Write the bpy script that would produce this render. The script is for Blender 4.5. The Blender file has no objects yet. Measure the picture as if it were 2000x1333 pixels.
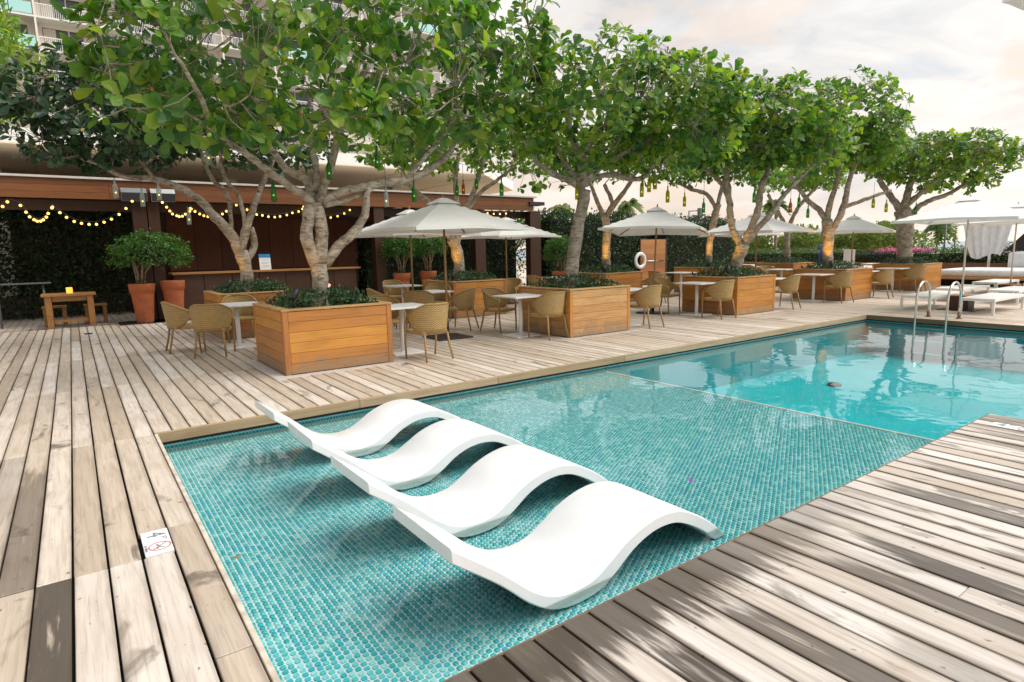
import bpy, bmesh, math, random
import numpy as np
from mathutils import Vector, Matrix, Euler
random.seed(11)
rng = np.random.default_rng(11)
S = bpy.context.scene
COL = S.collection
PI = math.pi

# ------------------------------------------------------------------ camera, world, sun
cam_d = bpy.data.cameras.new('camera')
cam = bpy.data.objects.new('camera', cam_d)
COL.objects.link(cam)
cam_d.sensor_width = 36.0
cam_d.lens = 21.24
cam_d.clip_start = 0.05
cam_d.clip_end = 9000.0
CR = Matrix(((0.80952211, 0.10357769, -0.57788027), (-0.58674728, 0.10913911, -0.80238163), (-0.0200395, 0.98861535, 0.14912445)))
# rows are the world axes seen from the camera, so this matrix turns camera vectors into world vectors
CAM_POS = Vector((0, 0, 1.55))
cam.matrix_world = Matrix.Translation(CAM_POS) @ CR.to_4x4()
S.camera = cam

SUN_DIR = Vector((0.56, -0.44, 0.90)).normalized()
world = bpy.data.worlds.new('World')
S.world = world
world.use_nodes = True
S.view_settings.view_transform = 'Standard'
S.view_settings.look = 'None'
S.view_settings.gamma = 1.0
S.view_settings.use_curve_mapping = False
S.view_settings.exposure = 0.56
sun_d = bpy.data.lights.new('sun', 'SUN')
sun_d.energy = 2.7
sun_d.angle = math.radians(58)
sun_d.color = (1.0, 0.95, 0.88)
sun = bpy.data.objects.new('sun', sun_d)
COL.objects.link(sun)
sun.rotation_euler = (-SUN_DIR).to_track_quat('-Z', 'Y').to_euler()
S.cycles.max_bounces = 8
S.cycles.transparent_max_bounces = 16
S.cycles.diffuse_bounces = 3
S.cycles.glossy_bounces = 3
S.cycles.transmission_bounces = 4
S.cycles.caustics_reflective = False
S.cycles.caustics_refractive = False
S.cycles.sample_clamp_indirect = 6.0


class G:
    """small helper for node trees"""
    def __init__(self, nt):
        self.nt = nt
        nt.nodes.clear()

    def n(self, typ, inp=None, **props):
        nd = self.nt.nodes.new(typ)
        for k, v in props.items():
            setattr(nd, k, v)
        for k, v in (inp or {}).items():
            s = nd.inputs[k]
            if hasattr(v, 'is_output') or isinstance(v, bpy.types.NodeSocket):
                self.nt.links.new(v, s)
            else:
                s.default_value = v
        return nd

    def math(self, op, a, b=0.0, c=None, clamp=False):
        d = {0: a, 1: b}
        if c is not None:
            d[2] = c
        return self.n('ShaderNodeMath', d, operation=op, use_clamp=clamp).outputs[0]

    def ramp(self, fac, stops, interp='LINEAR'):
        nd = self.n('ShaderNodeValToRGB', {0: fac})
        cr = nd.color_ramp
        cr.interpolation = interp
        while len(cr.elements) < len(stops):
            cr.elements.new(0.5)
        for e, (p, c) in zip(cr.elements, stops):
            e.position = p
            e.color = (*c, 1.0) if len(c) == 3 else c
        return nd.outputs[0]

    def mix(self, fac, a, b, blend='MIX'):
        nd = self.n('ShaderNodeMix', data_type='RGBA', blend_type=blend)
        for i, v in ((0, fac), (6, a), (7, b)):
            if isinstance(v, bpy.types.NodeSocket):
                self.nt.links.new(v, nd.inputs[i])
            elif i == 0:
                nd.inputs[0].default_value = v
            else:
                nd.inputs[i].default_value = (*v, 1.0) if len(v) == 3 else v
        return nd.outputs[2]

    def noise(self, vec, scale, detail=3.0, rough=0.5, dist=0.0):
        return self.n('ShaderNodeTexNoise', {'Vector': vec, 'Scale': scale, 'Detail': detail, 'Roughness': rough, 'Distortion': dist}).outputs[0]

    def smooth(self, v, lo, hi):
        return self.n('ShaderNodeMapRange', {0: v, 1: lo, 2: hi, 3: 0.0, 4: 1.0}, interpolation_type='SMOOTHSTEP').outputs[0]

    def mul(self, vec, xyz):
        return self.n('ShaderNodeVectorMath', {0: vec, 1: xyz}, operation='MULTIPLY').outputs[0]

    def add(self, vec, b):
        return self.n('ShaderNodeVectorMath', {0: vec, 1: b}, operation='ADD').outputs[0]


def build_world():
    g = G(world.node_tree)
    tc = g.n('ShaderNodeTexCoord').outputs['Generated']
    sky = g.n('ShaderNodeTexSky', sky_type='NISHITA', sun_disc=False)
    sky.sun_elevation = math.asin(SUN_DIR.z)
    sky.sun_rotation = math.atan2(SUN_DIR.x, SUN_DIR.y)
    sky.altitude = 0.0
    sky.air_density = 1.0
    sky.dust_density = 1.5
    b1 = g.n('ShaderNodeBackground', {0: sky.outputs[0], 1: 0.09})
    sep = g.n('ShaderNodeSeparateXYZ', {0: tc})
    z = sep.outputs[2]
    # clouds: streaky layers in direction space, warm towards the horizon
    v = g.mul(tc, (1.0, 1.0, 3.2))
    n1 = g.noise(v, 3.1, 7.0, 0.58, 0.5)
    n2 = g.noise(g.add(v, (3.7, 1.2, 0.4)), 4.2, 6.0, 0.58, 0.6)
    n3 = g.noise(g.add(v, (9.1, 4.4, 2.0)), 4.6, 5.0, 0.55, 0.4)
    base = g.ramp(z, [(0.0, (1.34, 1.12, 0.93)), (0.12, (1.12, 1.01, 0.91)), (0.30, (0.96, 0.935, 0.905)), (0.6, (0.85, 0.86, 0.87)), (1.0, (0.85, 0.87, 0.90))])
    shade = g.ramp(n1, [(0.30, (0.66, 0.70, 0.75)), (0.42, (0.80, 0.82, 0.85)), (0.54, (0.97, 0.97, 0.97)), (0.72, (1.16, 1.13, 1.09))])
    col = g.mix(1.0, base, shade, 'MULTIPLY')
    peach = g.math('MULTIPLY', g.smooth(n2, 0.50, 0.64), g.smooth(z, 0.62, 0.05))
    col = g.mix(g.math('MULTIPLY', peach, 0.85), col, (0.95, 0.76, 0.62))
    # cloud brightness tilted to add shading contrast: brighter towards the sea, dimmer inland
    glow = g.n('ShaderNodeVectorMath', {0: tc, 1: (0.86, -0.50, 0.0)}, operation='DOT_PRODUCT').outputs['Value']
    k = g.math('MULTIPLY_ADD', glow, 0.16, 0.66)
    b2 = g.n('ShaderNodeBackground', {0: col, 1: k})
    blue = g.math('MULTIPLY', g.smooth(n3, 0.52, 0.68), 0.32)
    mx = g.n('ShaderNodeMixShader', {0: g.math('SUBTRACT', 1.0, g.math('MAXIMUM', blue, 0.04)), 1: b1.outputs[0], 2: b2.outputs[0]})
    g.n('ShaderNodeOutputWorld', {0: mx.outputs[0]})


build_world()


# ------------------------------------------------------------------ materials
def new_mat(name):
    m = bpy.data.materials.new(name)
    m.use_nodes = True
    return m, G(m.node_tree)


def out(g, sh, disp=None):
    g.n('ShaderNodeOutputMaterial', {0: sh})


def rand_val(g):
    """one number per object, or per piece where pieces are joined (attribute rnd)"""
    oi = g.n('ShaderNodeObjectInfo').outputs['Random']
    at = g.n('ShaderNodeAttribute', attribute_name='rnd').outputs['Fac']
    return g.math('FRACT', g.math('ADD', oi, at))


def simple(name, col, rough=0.5, metal=0.0, var=0.08, scale=18.0, bump=0.0, spec=0.5, coat=0.0):
    m, g = new_mat(name)
    pos = g.n('ShaderNodeTexCoord').outputs['Object']
    nz = g.noise(pos, scale, 4.0, 0.6)
    dark = tuple(c * (1 - var * 2.2) for c in col)
    lite = tuple(min(1, c * (1 + var)) for c in col)
    c = g.ramp(nz, [(0.3, dark), (0.55, col), (0.75, lite)])
    p = g.n('ShaderNodeBsdfPrincipled', {'Base Color': c, 'Roughness': rough, 'Metallic': metal, 'Specular IOR Level': spec, 'Coat Weight': coat})
    if bump:
        b = g.n('ShaderNodeBump', {'Height': nz, 'Strength': bump, 'Distance': 0.01})
        g.nt.links.new(b.outputs[0], p.inputs['Normal'])
    out(g, p.outputs[0])
    return m


def emit(name, col, strength):
    m, g = new_mat(name)
    e = g.n('ShaderNodeEmission', {0: (*col, 1), 1: strength})
    out(g, e.outputs[0])
    return m


def deck_wood(name, tones, stain=0.5, wet=False, darkboard=0.93, x0=0.44, pitch=0.148, edge_amt=0.3):
    m, g = new_mat(name)
    pos = g.n('ShaderNodeNewGeometry').outputs['Position']
    r = rand_val(g)
    r2 = g.math('FRACT', g.math('MULTIPLY', r, 17.37))
    r3 = g.math('FRACT', g.math('MULTIPLY', r, 91.7))
    off = g.n('ShaderNodeCombineXYZ', {0: g.math('MULTIPLY', r, 31.0), 1: g.math('MULTIPLY', r2, 57.0), 2: 0.0}).outputs[0]
    p = g.add(pos, off)
    base = g.ramp(r, [(0.0, tones[0]), (0.3, tones[1]), (0.6, tones[2]), (0.85, tones[3]), (1.0, tones[1])])
    grain = g.noise(g.mul(p, (70.0, 2.6, 1.0)), 1.0, 5.0, 0.62, 0.7)
    wavy = g.noise(g.mul(p, (13.0, 1.3, 1.0)), 1.0, 3.0, 0.5, 1.6)
    c = g.mix(0.42, base, g.ramp(grain, [(0.28, (0.42, 0.38, 0.34)), (0.5, (1.0, 1.0, 1.0)), (0.74, (1.16, 1.15, 1.13))]), 'MULTIPLY')
    c = g.mix(0.5, c, g.ramp(wavy, [(0.3, (0.72, 0.67, 0.60)), (0.55, (1.0, 1.0, 1.0)), (0.75, (1.12, 1.12, 1.12))]), 'MULTIPLY')
    # dirt gathers along the board edges
    px = g.n('ShaderNodeSeparateXYZ', {0: pos}).outputs[0]
    fx = g.math('ABSOLUTE', g.math('SUBTRACT', g.math('FRACT', g.math('DIVIDE', g.math('SUBTRACT', px, x0 - 148.0 * pitch), pitch)), 0.5))
    en = g.noise(g.mul(p, (6.0, 1.1, 1.0)), 1.0, 4.0, 0.6, 0.9)
    rim = g.smooth(g.math('ADD', fx, g.math('MULTIPLY_ADD', en, 0.55, -0.275)), 0.30, 0.50)
    c = g.mix(g.math('MULTIPLY', g.math('MULTIPLY', rim, edge_amt), g.math('LESS_THAN', px, 13.9)), c, (0.13, 0.095, 0.065))
    # old dark spills, blotches and mildew
    big = g.noise(g.mul(p, (3.2, 1.5, 1.0)), 1.0, 4.0, 0.6, 1.2)
    blot = g.smooth(big, 0.66 - 0.10 * stain, 0.78 - 0.08 * stain)
    c = g.mix(g.math('MULTIPLY', blot, 0.78), c, (0.085, 0.07, 0.055))
    sp = g.noise(g.mul(p, (26.0, 15.0, 1.0)), 1.0, 2.0, 0.5, 0.4)
    c = g.mix(g.math('MULTIPLY', g.smooth(sp, 0.69, 0.76), 0.75), c, (0.07, 0.06, 0.05))
    tan = g.smooth(g.noise(p, 1.9, 2.0, 0.5), 0.45, 0.7)
    c = g.mix(g.math('MULTIPLY', tan, 0.28), c, (0.40, 0.30, 0.20))
    # boards soaked or blackened from some point along their length (object colour: how much, from where)
    oc = g.n('ShaderNodeSeparateColor', {0: g.n('ShaderNodeObjectInfo').outputs['Color']})
    py = g.n('ShaderNodeSeparateXYZ', {0: pos}).outputs[1]
    frayed = g.noise(g.mul(p, (16.0, 1.6, 1.0)), 1.0, 4.0, 0.6, 0.8)
    start = g.math('ADD', g.math('MULTIPLY_ADD', oc.outputs[1], 12.0, -4.0), g.math('MULTIPLY_ADD', frayed, 0.9, -0.45))
    soak = g.smooth(g.math('SUBTRACT', start, py), -0.10, 0.16)
    soak = g.math('MULTIPLY', g.math('MULTIPLY', soak, oc.outputs[0]), g.smooth(wavy, 0.22, 0.46))
    dk = g.math('GREATER_THAN', r3, darkboard)
    dk = g.math('MULTIPLY', dk, g.smooth(wavy, 0.30, 0.48))
    c = g.mix(g.math('MULTIPLY', dk, 0.86), c, (0.075, 0.055, 0.04))
    c = g.mix(soak, c, (0.058, 0.043, 0.031))
    rough = g.math('SUBTRACT', 0.62, g.math('MULTIPLY', g.math('MAXIMUM', blot, soak), 0.2))
    if wet:
        # splashed ends beside the water and long damp patches along the boards
        sy = g.n('ShaderNodeSeparateXYZ', {0: pos}).outputs[1]
        ragged = g.noise(g.mul(p, (24.0, 2.2, 1.0)), 1.0, 5.0, 0.62, 0.5)
        edge = g.smooth(g.math('ADD', sy, g.math('MULTIPLY', ragged, 0.75)), 1.80, 1.98)
        sx = g.n('ShaderNodeSeparateXYZ', {0: pos}).outputs[0]
        edge = g.math('MULTIPLY', edge, g.smooth(sx, 4.4, 2.0))
        c = g.mix(g.math('MULTIPLY', edge, 0.88), c, (0.066, 0.049, 0.035))
        damp = g.smooth(g.noise(g.mul(p, (5.5, 0.9, 1.0)), 1.0, 4.0, 0.55, 0.9), 0.555, 0.585)
        side = g.smooth(g.math('ADD', sx, g.math('MULTIPLY', sy, -0.8)), 1.4, 3.4)
        damp = g.math('MULTIPLY', damp, side)
        c = g.mix(g.math('MULTIPLY', damp, 0.66), c, (0.12, 0.095, 0.072))
        rough = g.math('SUBTRACT', rough, g.math('MULTIPLY', g.math('MAXIMUM', damp, edge), 0.22))
    b = g.n('ShaderNodeBump', {'Height': grain, 'Strength': 0.25, 'Distance': 0.004})
    pr = g.n('ShaderNodeBsdfPrincipled', {'Base Color': c, 'Roughness': rough, 'Normal': b.outputs[0], 'Specular IOR Level': 0.4})
    out(g, pr.outputs[0])
    return m


def board_wood(name, tones, along=0, rough=0.45, scale=1.0, worn=0.0):
    """joinery wood with the grain along local axis 0, 1 or 2"""
    m, g = new_mat(name)
    pos = g.n('ShaderNodeTexCoord').outputs['Object']
    r = rand_val(g)
    off = g.n('ShaderNodeCombineXYZ', {0: g.math('MULTIPLY', r, 31.0), 1: g.math('MULTIPLY', r, 57.0), 2: g.math('MULTIPLY', r, 13.0)}).outputs[0]
    p = g.add(pos, off)
    k = [34.0, 34.0, 34.0]
    k[along] = 1.6
    k = [q * scale for q in k]
    grain = g.noise(g.mul(p, tuple(k)), 1.0, 4.0, 0.6, 0.8)
    k2 = [6.0, 6.0, 6.0]
    k2[along] = 1.4
    blot = g.noise(g.mul(p, tuple(k2)), 1.0, 3.0, 0.55, 0.8)
    base = g.ramp(r, [(0.0, tones[0]), (0.35, tones[1]), (0.7, tones[2]), (1.0, tones[0])])
    c = g.mix(0.5, base, g.ramp(grain, [(0.3, (0.55, 0.5, 0.45)), (0.52, (1.0, 1.0, 1.0)), (0.75, (1.12, 1.1, 1.06))]), 'MULTIPLY')
    c = g.mix(0.55, c, g.ramp(blot, [(0.28, (0.62, 0.56, 0.5)), (0.5, (1.0, 1.0, 1.0)), (0.75, (1.12, 1.12, 1.1))]), 'MULTIPLY')
    if worn:
        # splash-greyed lower boards, drips and scuffs
        wp = g.n('ShaderNodeNewGeometry').outputs['Position']
        wz = g.n('ShaderNodeSeparateXYZ', {0: wp}).outputs[2]
        n5 = g.noise(g.mul(wp, (5.0, 5.0, 3.0)), 1.0, 5.0, 0.65, 0.6)
        low = g.smooth(g.math('ADD', wz, g.math('MULTIPLY', n5, -0.5)), 0.02, -0.20)
        c = g.mix(g.math('MULTIPLY', low, worn), c, (0.27, 0.19, 0.115))
        n6 = g.noise(g.mul(wp, (2.2, 2.2, 7.0)), 1.0, 5.0, 0.7, 0.4)
        c = g.mix(g.math('MULTIPLY', g.smooth(n6, 0.50, 0.72), worn * 0.55), c, (0.34, 0.17, 0.075))
        n7 = g.noise(g.mul(wp, (30.0, 30.0, 22.0)), 1.0, 2.0, 0.5)
        sc = g.math('MULTIPLY', g.smooth(n7, 0.66, 0.74), g.smooth(wz, 0.30, 0.08))
        c = g.mix(g.math('MULTIPLY', sc, 0.8), c, (0.06, 0.04, 0.025))
    b = g.n('ShaderNodeBump', {'Height': grain, 'Strength': 0.15, 'Distance': 0.003})
    pr = g.n('ShaderNodeBsdfPrincipled', {'Base Color': c, 'Roughness': rough, 'Normal': b.outputs[0]})
    out(g, pr.outputs[0])
    return m


def leaf_mat(name, stops, trans=0.35, rough=0.42):
    m, g = new_mat(name)
    r = rand_val(g)
    pos = g.n('ShaderNodeNewGeometry').outputs['Position']
    nz = g.noise(pos, 1.3, 2.0, 0.5)
    c = g.ramp(g.math('ADD', g.math('MULTIPLY', r, 0.8), g.math('MULTIPLY', nz, 0.2)), stops)
    tcol = g.mix(1.0, c, (1.9, 2.0, 0.75), 'MULTIPLY')
    p = g.n('ShaderNodeBsdfPrincipled', {'Base Color': c, 'Roughness': rough, 'Specular IOR Level': 0.5})
    t = g.n('ShaderNodeBsdfTranslucent', {'Color': tcol})
    mx = g.n('ShaderNodeMixShader', {0: trans, 1: p.outputs[0], 2: t.outputs[0]})
    out(g, mx.outputs[0])
    return m


def bark_mat(name, a, b_, c_):
    m, g = new_mat(name)
    pos = g.n('ShaderNodeTexCoord').outputs['Object']
    n1 = g.noise(g.mul(pos, (9.0, 9.0, 26.0)), 1.0, 5.0, 0.62, 0.6)
    n2 = g.noise(pos, 4.2, 4.0, 0.6, 0.5)
    c = g.ramp(n1, [(0.3, a), (0.48, b_), (0.7, c_)])
    c = g.mix(0.7, c, g.ramp(n2, [(0.32, (0.45, 0.41, 0.34)), (0.5, (0.95, 0.93, 0.9)), (0.68, (1.35, 1.35, 1.35))]), 'MULTIPLY')
    knots = g.smooth(g.noise(pos, 9.0, 2.0, 0.4), 0.68, 0.74)
    c = g.mix(g.math('MULTIPLY', knots, 0.7), c, (0.045, 0.035, 0.028))
    bp = g.n('ShaderNodeBump', {'Height': n1, 'Strength': 0.55, 'Distance': 0.02})
    p = g.n('ShaderNodeBsdfPrincipled', {'Base Color': c, 'Roughness': 0.85, 'Normal': bp.outputs[0], 'Specular IOR Level': 0.2})
    out(g, p.outputs[0])
    return m


M = {}
DT = [(0.54, 0.445, 0.355), (0.65, 0.565, 0.48), (0.46, 0.37, 0.285), (0.70, 0.63, 0.565)]
M['deck'] = deck_wood('weathered_deck_wood', DT, 0.60, False, 2.0, edge_amt=0.46)
NT = [(0.60, 0.53, 0.465), (0.68, 0.62, 0.57), (0.50, 0.43, 0.365), (0.72, 0.67, 0.62)]
M['deck_near'] = deck_wood('damp_deck_wood', NT, 0.5, True, 2.0, x0=6.60, pitch=0.150, edge_amt=0.78)
M['gap'] = simple('dark_void_timber', (0.012, 0.010, 0.008), 0.9)
M['border'] = simple('pale_grey_border_wood', (0.58, 0.54, 0.50), 0.7, var=0.12, scale=14)
M['coping'] = board_wood('coping_wood', [(0.42, 0.29, 0.17), (0.50, 0.36, 0.23), (0.36, 0.26, 0.15)], 0, 0.6)
M['endcoping'] = board_wood('brown_coping_wood', [(0.16, 0.085, 0.045), (0.24, 0.14, 0.075), (0.11, 0.06, 0.035)], 1, 0.6)
M['trim'] = simple('pale_edge_trim', (0.66, 0.56, 0.46), 0.6, var=0.2, scale=7)
PT = [(0.52, 0.215, 0.035), (0.60, 0.275, 0.050), (0.38, 0.150, 0.050)]
BT = [(0.60, 0.33, 0.12), (0.66, 0.40, 0.17), (0.52, 0.26, 0.09)]
M['planter'] = board_wood('orange_planter_wood', PT, 0, 0.42, worn=0.75)
M['planter_v'] = board_wood('orange_post_wood', PT, 2, 0.42, worn=0.5)
M['bleached'] = board_wood('sun_bleached_planter_wood', BT, 0, 0.5, worn=0.8)
M['rim'] = board_wood('planter_rim_wood', [(0.46, 0.27, 0.10), (0.52, 0.33, 0.14), (0.40, 0.25, 0.10)], 0, 0.5)
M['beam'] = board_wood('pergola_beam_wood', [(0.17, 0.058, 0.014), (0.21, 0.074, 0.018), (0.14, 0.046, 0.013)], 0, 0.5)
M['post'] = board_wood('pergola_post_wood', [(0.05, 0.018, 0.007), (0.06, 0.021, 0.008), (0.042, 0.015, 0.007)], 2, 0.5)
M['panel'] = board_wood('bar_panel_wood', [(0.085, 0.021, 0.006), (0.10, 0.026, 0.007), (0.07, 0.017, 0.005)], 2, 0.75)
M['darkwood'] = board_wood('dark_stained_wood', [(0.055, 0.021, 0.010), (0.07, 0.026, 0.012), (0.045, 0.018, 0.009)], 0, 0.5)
M['bench'] = board_wood('bench_wood', [(0.36, 0.17, 0.05), (0.40, 0.20, 0.06), (0.30, 0.14, 0.04)], 0, 0.5)
M['gate'] = board_wood('gate_wood', [(0.50, 0.23, 0.075), (0.42, 0.17, 0.05), (0.36, 0.14, 0.05)], 0, 0.5)
M['lowwall'] = board_wood('low_wall_wood', [(0.20, 0.085, 0.03), (0.24, 0.10, 0.036), (0.17, 0.07, 0.026)], 1, 0.5)
M['soil'] = simple('soil', (0.03, 0.022, 0.015), 0.95, var=0.3, scale=40, bump=0.5)
M['white'] = simple('white_powder_coat', (0.80, 0.79, 0.77), 0.35, var=0.03)

M['bed'] = simple('white_sling_mesh', (0.78, 0.77, 0.74), 0.7, var=0.04)
M['linen'] = simple('white_linen', (0.82, 0.82, 0.83), 0.85, var=0.05, scale=6, bump=0.2)
M['pole'] = board_wood('umbrella_pole_wood', [(0.33, 0.19, 0.09), (0.36, 0.21, 0.10), (0.30, 0.17, 0.08)], 2, 0.45)
M['palepole'] = simple('pale_aluminium_pole', (0.62, 0.58, 0.52), 0.4, 0.2)
M['black'] = simple('black_steel', (0.02, 0.02, 0.022), 0.45, var=0.1)
M['steel'] = simple('stainless_steel', (0.62, 0.62, 0.60), 0.16, 1.0, var=0.03)
M['grey'] = simple('grey_metal', (0.16, 0.17, 0.18), 0.5, 0.4)
M['terracotta'] = simple('terracotta', (0.47, 0.135, 0.052), 0.75, var=0.12, scale=5, bump=0.1)
M['bark'] = bark_mat('pale_bark', (0.12, 0.095, 0.07), (0.32, 0.27, 0.215), (0.47, 0.43, 0.375))
M['bark2'] = bark_mat('brown_bark', (0.08, 0.06, 0.04), (0.22, 0.165, 0.115), (0.33, 0.26, 0.19))
LG = [(0.0, (0.022, 0.075, 0.028)), (0.22, (0.048, 0.135, 0.030)), (0.46, (0.095, 0.205, 0.032)), (0.72, (0.18, 0.285, 0.035)), (0.93, (0.22, 0.27, 0.03)), (0.985, (0.42, 0.30, 0.035)), (1.0, (0.32, 0.14, 0.03))]
M['leaf'] = leaf_mat('broad_glossy_leaf', LG, 0.42, 0.36)
M['leafshade'] = leaf_mat('shaded_blue_green_leaf', [(0.0, (0.010, 0.030, 0.016)), (0.4, (0.020, 0.058, 0.026)), (0.75, (0.042, 0.098, 0.034)), (0.95, (0.09, 0.15, 0.04)), (1.0, (0.2, 0.2, 0.04))], 0.16, 0.30)  # leaf colour darkened to paint in the shade on the bar planter's tree
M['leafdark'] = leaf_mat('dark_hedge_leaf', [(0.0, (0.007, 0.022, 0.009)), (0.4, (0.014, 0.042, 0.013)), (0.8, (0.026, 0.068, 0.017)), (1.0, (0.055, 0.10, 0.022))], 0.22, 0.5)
M['leafcover'] = leaf_mat('ground_cover_leaf', [(0.0, (0.012, 0.040, 0.018)), (0.5, (0.028, 0.080, 0.030)), (0.85, (0.05, 0.115, 0.04)), (1.0, (0.16, 0.20, 0.12))], 0.2, 0.4)
M['leaftopiary'] = leaf_mat('topiary_leaf', [(0.0, (0.022, 0.075, 0.012)), (0.5, (0.045, 0.135, 0.02)), (1.0, (0.10, 0.21, 0.03))], 0.3, 0.5)
M['leaflight'] = leaf_mat('light_yellow_green_leaf', [(0.0, (0.06, 0.15, 0.02)), (0.5, (0.14, 0.25, 0.03)), (0.85, (0.28, 0.34, 0.04)), (1.0, (0.40, 0.35, 0.06))], 0.4, 0.5)
M['leaffar'] = leaf_mat('park_leaf', [(0.0, (0.06, 0.115, 0.03)), (0.5, (0.12, 0.18, 0.045)), (1.0, (0.24, 0.27, 0.08))], 0.35, 0.6)
M['leafhedge'] = leaf_mat('clipped_hedge_leaf', [(0.0, (0.02, 0.06, 0.015)), (0.5, (0.055, 0.125, 0.025)), (1.0, (0.15, 0.22, 0.04))], 0.3, 0.5)
M['flower'] = leaf_mat('magenta_bract', [(0.0, (0.45, 0.06, 0.28)), (0.5, (0.62, 0.12, 0.42)), (1.0, (0.75, 0.30, 0.55))], 0.3, 0.6)
M['core'] = simple('opaque_dark_core', (0.018, 0.020, 0.012), 0.95, var=0.3, scale=9)
M['fruit'] = simple('round_fruit', (0.42, 0.40, 0.10), 0.5, var=0.25, scale=9)
M['pod'] = simple('brown_pod', (0.42, 0.20, 0.06), 0.7, var=0.3, scale=20)
M['roofpale'] = simple('pale_bounce_roof', (0.55, 0.53, 0.50), 0.8, var=0.05)
M['soffit'] = simple('tan_soffit', (0.80, 0.66, 0.48), 0.8, var=0.03)
M['fascia'] = simple('white_fascia', (0.80, 0.79, 0.76), 0.6, var=0.03)
M['towerwall'] = simple('tower_cream_render', (0.80, 0.74, 0.66), 0.8, var=0.03, scale=0.3)
M['towerwhite'] = simple('tower_white_paint', (0.88, 0.88, 0.88), 0.7, var=0.02)
M['aqua'] = simple('aqua_panel', (0.42, 0.74, 0.73), 0.35, var=0.04)
M['darkglass'] = simple('dark_window', (0.06, 0.075, 0.085), 0.12, var=0.15, scale=2)
M['curtain'] = simple('pale_curtain', (0.62, 0.57, 0.50), 0.9, var=0.08)
M['bulb'] = emit('warm_bulb', (1.0, 0.56, 0.13), 2.3)
M['dot'] = emit('bottle_bulb', (1.0, 0.75, 0.25), 3.0)
M['lensyellow'] = emit('amber_lens', (1.0, 0.55, 0.03), 1.4)
M['lenspink'] = emit('pink_lens', (0.95, 0.55, 0.45), 0.9)
M['candle'] = emit('candle_glow', (1.0, 0.42, 0.06), 1.4)
M['skin'] = simple('brown_skin', (0.22, 0.12, 0.075), 0.6)
M['blue'] = simple('blue_work_cloth', (0.02, 0.075, 0.20), 0.85)
M['navy'] = simple('navy_cloth', (0.015, 0.035, 0.13), 0.85)
M['cap'] = simple('olive_cap', (0.09, 0.10, 0.03), 0.9)
M['sand'] = simple('lawn_and_sand', (0.30, 0.27, 0.17), 0.95, var=0.25, scale=0.05)
M['paper'] = simple('white_paper', (0.82, 0.82, 0.80), 0.7, var=0.02)
M['printblue'] = simple('blue_print', (0.02, 0.22, 0.48), 0.6, var=0.02)
M['printgrey'] = simple('grey_print', (0.20, 0.25, 0.27), 0.6, var=0.02)
M['printpale'] = simple('pale_grey_print', (0.55, 0.57, 0.58), 0.6, var=0.02)
M['printred'] = simple('red_print', (0.75, 0.20, 0.24), 0.6, var=0.05)
M['petal'] = simple('purple_petal', (0.35, 0.03, 0.38), 0.6)
M['whitepetal'] = simple('white_blossom', (0.8, 0.78, 0.72), 0.7)


def lounger_mat():
    m, g = new_mat('white_moulded_resin')
    oc = g.n('ShaderNodeTexCoord').outputs['Object']
    r = g.n('ShaderNodeObjectInfo').outputs['Random']
    p = g.add(oc, g.n('ShaderNodeCombineXYZ', {0: g.math('MULTIPLY', r, 19.0), 1: 0.0, 2: 0.0}).outputs[0])
    z = g.n('ShaderNodeSeparateXYZ', {0: oc}).outputs[2]
    n1 = g.noise(p, 2.2, 4.0, 0.6)
    n2 = g.noise(p, 24.0, 3.0, 0.6)
    c = g.ramp(n1, [(0.3, (0.79, 0.797, 0.80)), (0.6, (0.87, 0.87, 0.87))])
    c = g.mix(g.math('MULTIPLY', g.smooth(n2, 0.60, 0.75), 0.16), c, (0.62, 0.58, 0.50))
    # scum line where the water stands, and a tidemark a little above it
    zz = g.math('ADD', z, g.math('MULTIPLY', g.math('SUBTRACT', n1, 0.5), 0.05))
    band = g.math('MULTIPLY', g.smooth(zz, -0.175, -0.150), g.smooth(zz, -0.105, -0.128))
    c = g.mix(g.math('MULTIPLY', band, 0.40), c, (0.62, 0.54, 0.38))
    pr = g.n('ShaderNodeBsdfPrincipled', {'Base Color': c, 'Roughness': g.math('MULTIPLY_ADD', n2, 0.25, 0.28)})
    out(g, pr.outputs[0])
    return m


M['lounger'] = lounger_mat()


def wicker():
    m, g = new_mat('woven_wicker')
    uv = g.n('ShaderNodeTexCoord').outputs['UV']
    sx = g.n('ShaderNodeSeparateXYZ', {0: uv})
    # over-under weave: alternate strands swap height
    u, v = sx.outputs[0], sx.outputs[1]
    su = g.math('SINE', g.math('MULTIPLY', u, 2 * PI / 0.042))
    sv = g.math('SINE', g.math('MULTIPLY', v, 2 * PI / 0.030))
    h = g.math('MULTIPLY', su, sv)
    nz = g.noise(uv, 14.0, 3.0, 0.6)
    tone = g.math('ADD', g.math('ADD', g.math('MULTIPLY', h, 0.20), g.math('MULTIPLY', sv, 0.10)), g.math('MULTIPLY_ADD', nz, 0.30, 0.36))
    c = g.ramp(tone, [(0.20, (0.16, 0.088, 0.026)), (0.42, (0.34, 0.215, 0.075)), (0.60, (0.46, 0.31, 0.12)), (0.82, (0.60, 0.43, 0.19))])
    b = g.n('ShaderNodeBump', {'Height': h, 'Strength': 0.6, 'Distance': 0.006})
    p = g.n('ShaderNodeBsdfPrincipled', {'Base Color': c, 'Roughness': 0.55, 'Normal': b.outputs[0]})
    out(g, p.outputs[0])
    return m


M['wicker'] = wicker()
M['cane'] = simple('cane_frame', (0.34, 0.21, 0.075), 0.5, var=0.18, scale=30)


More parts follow.
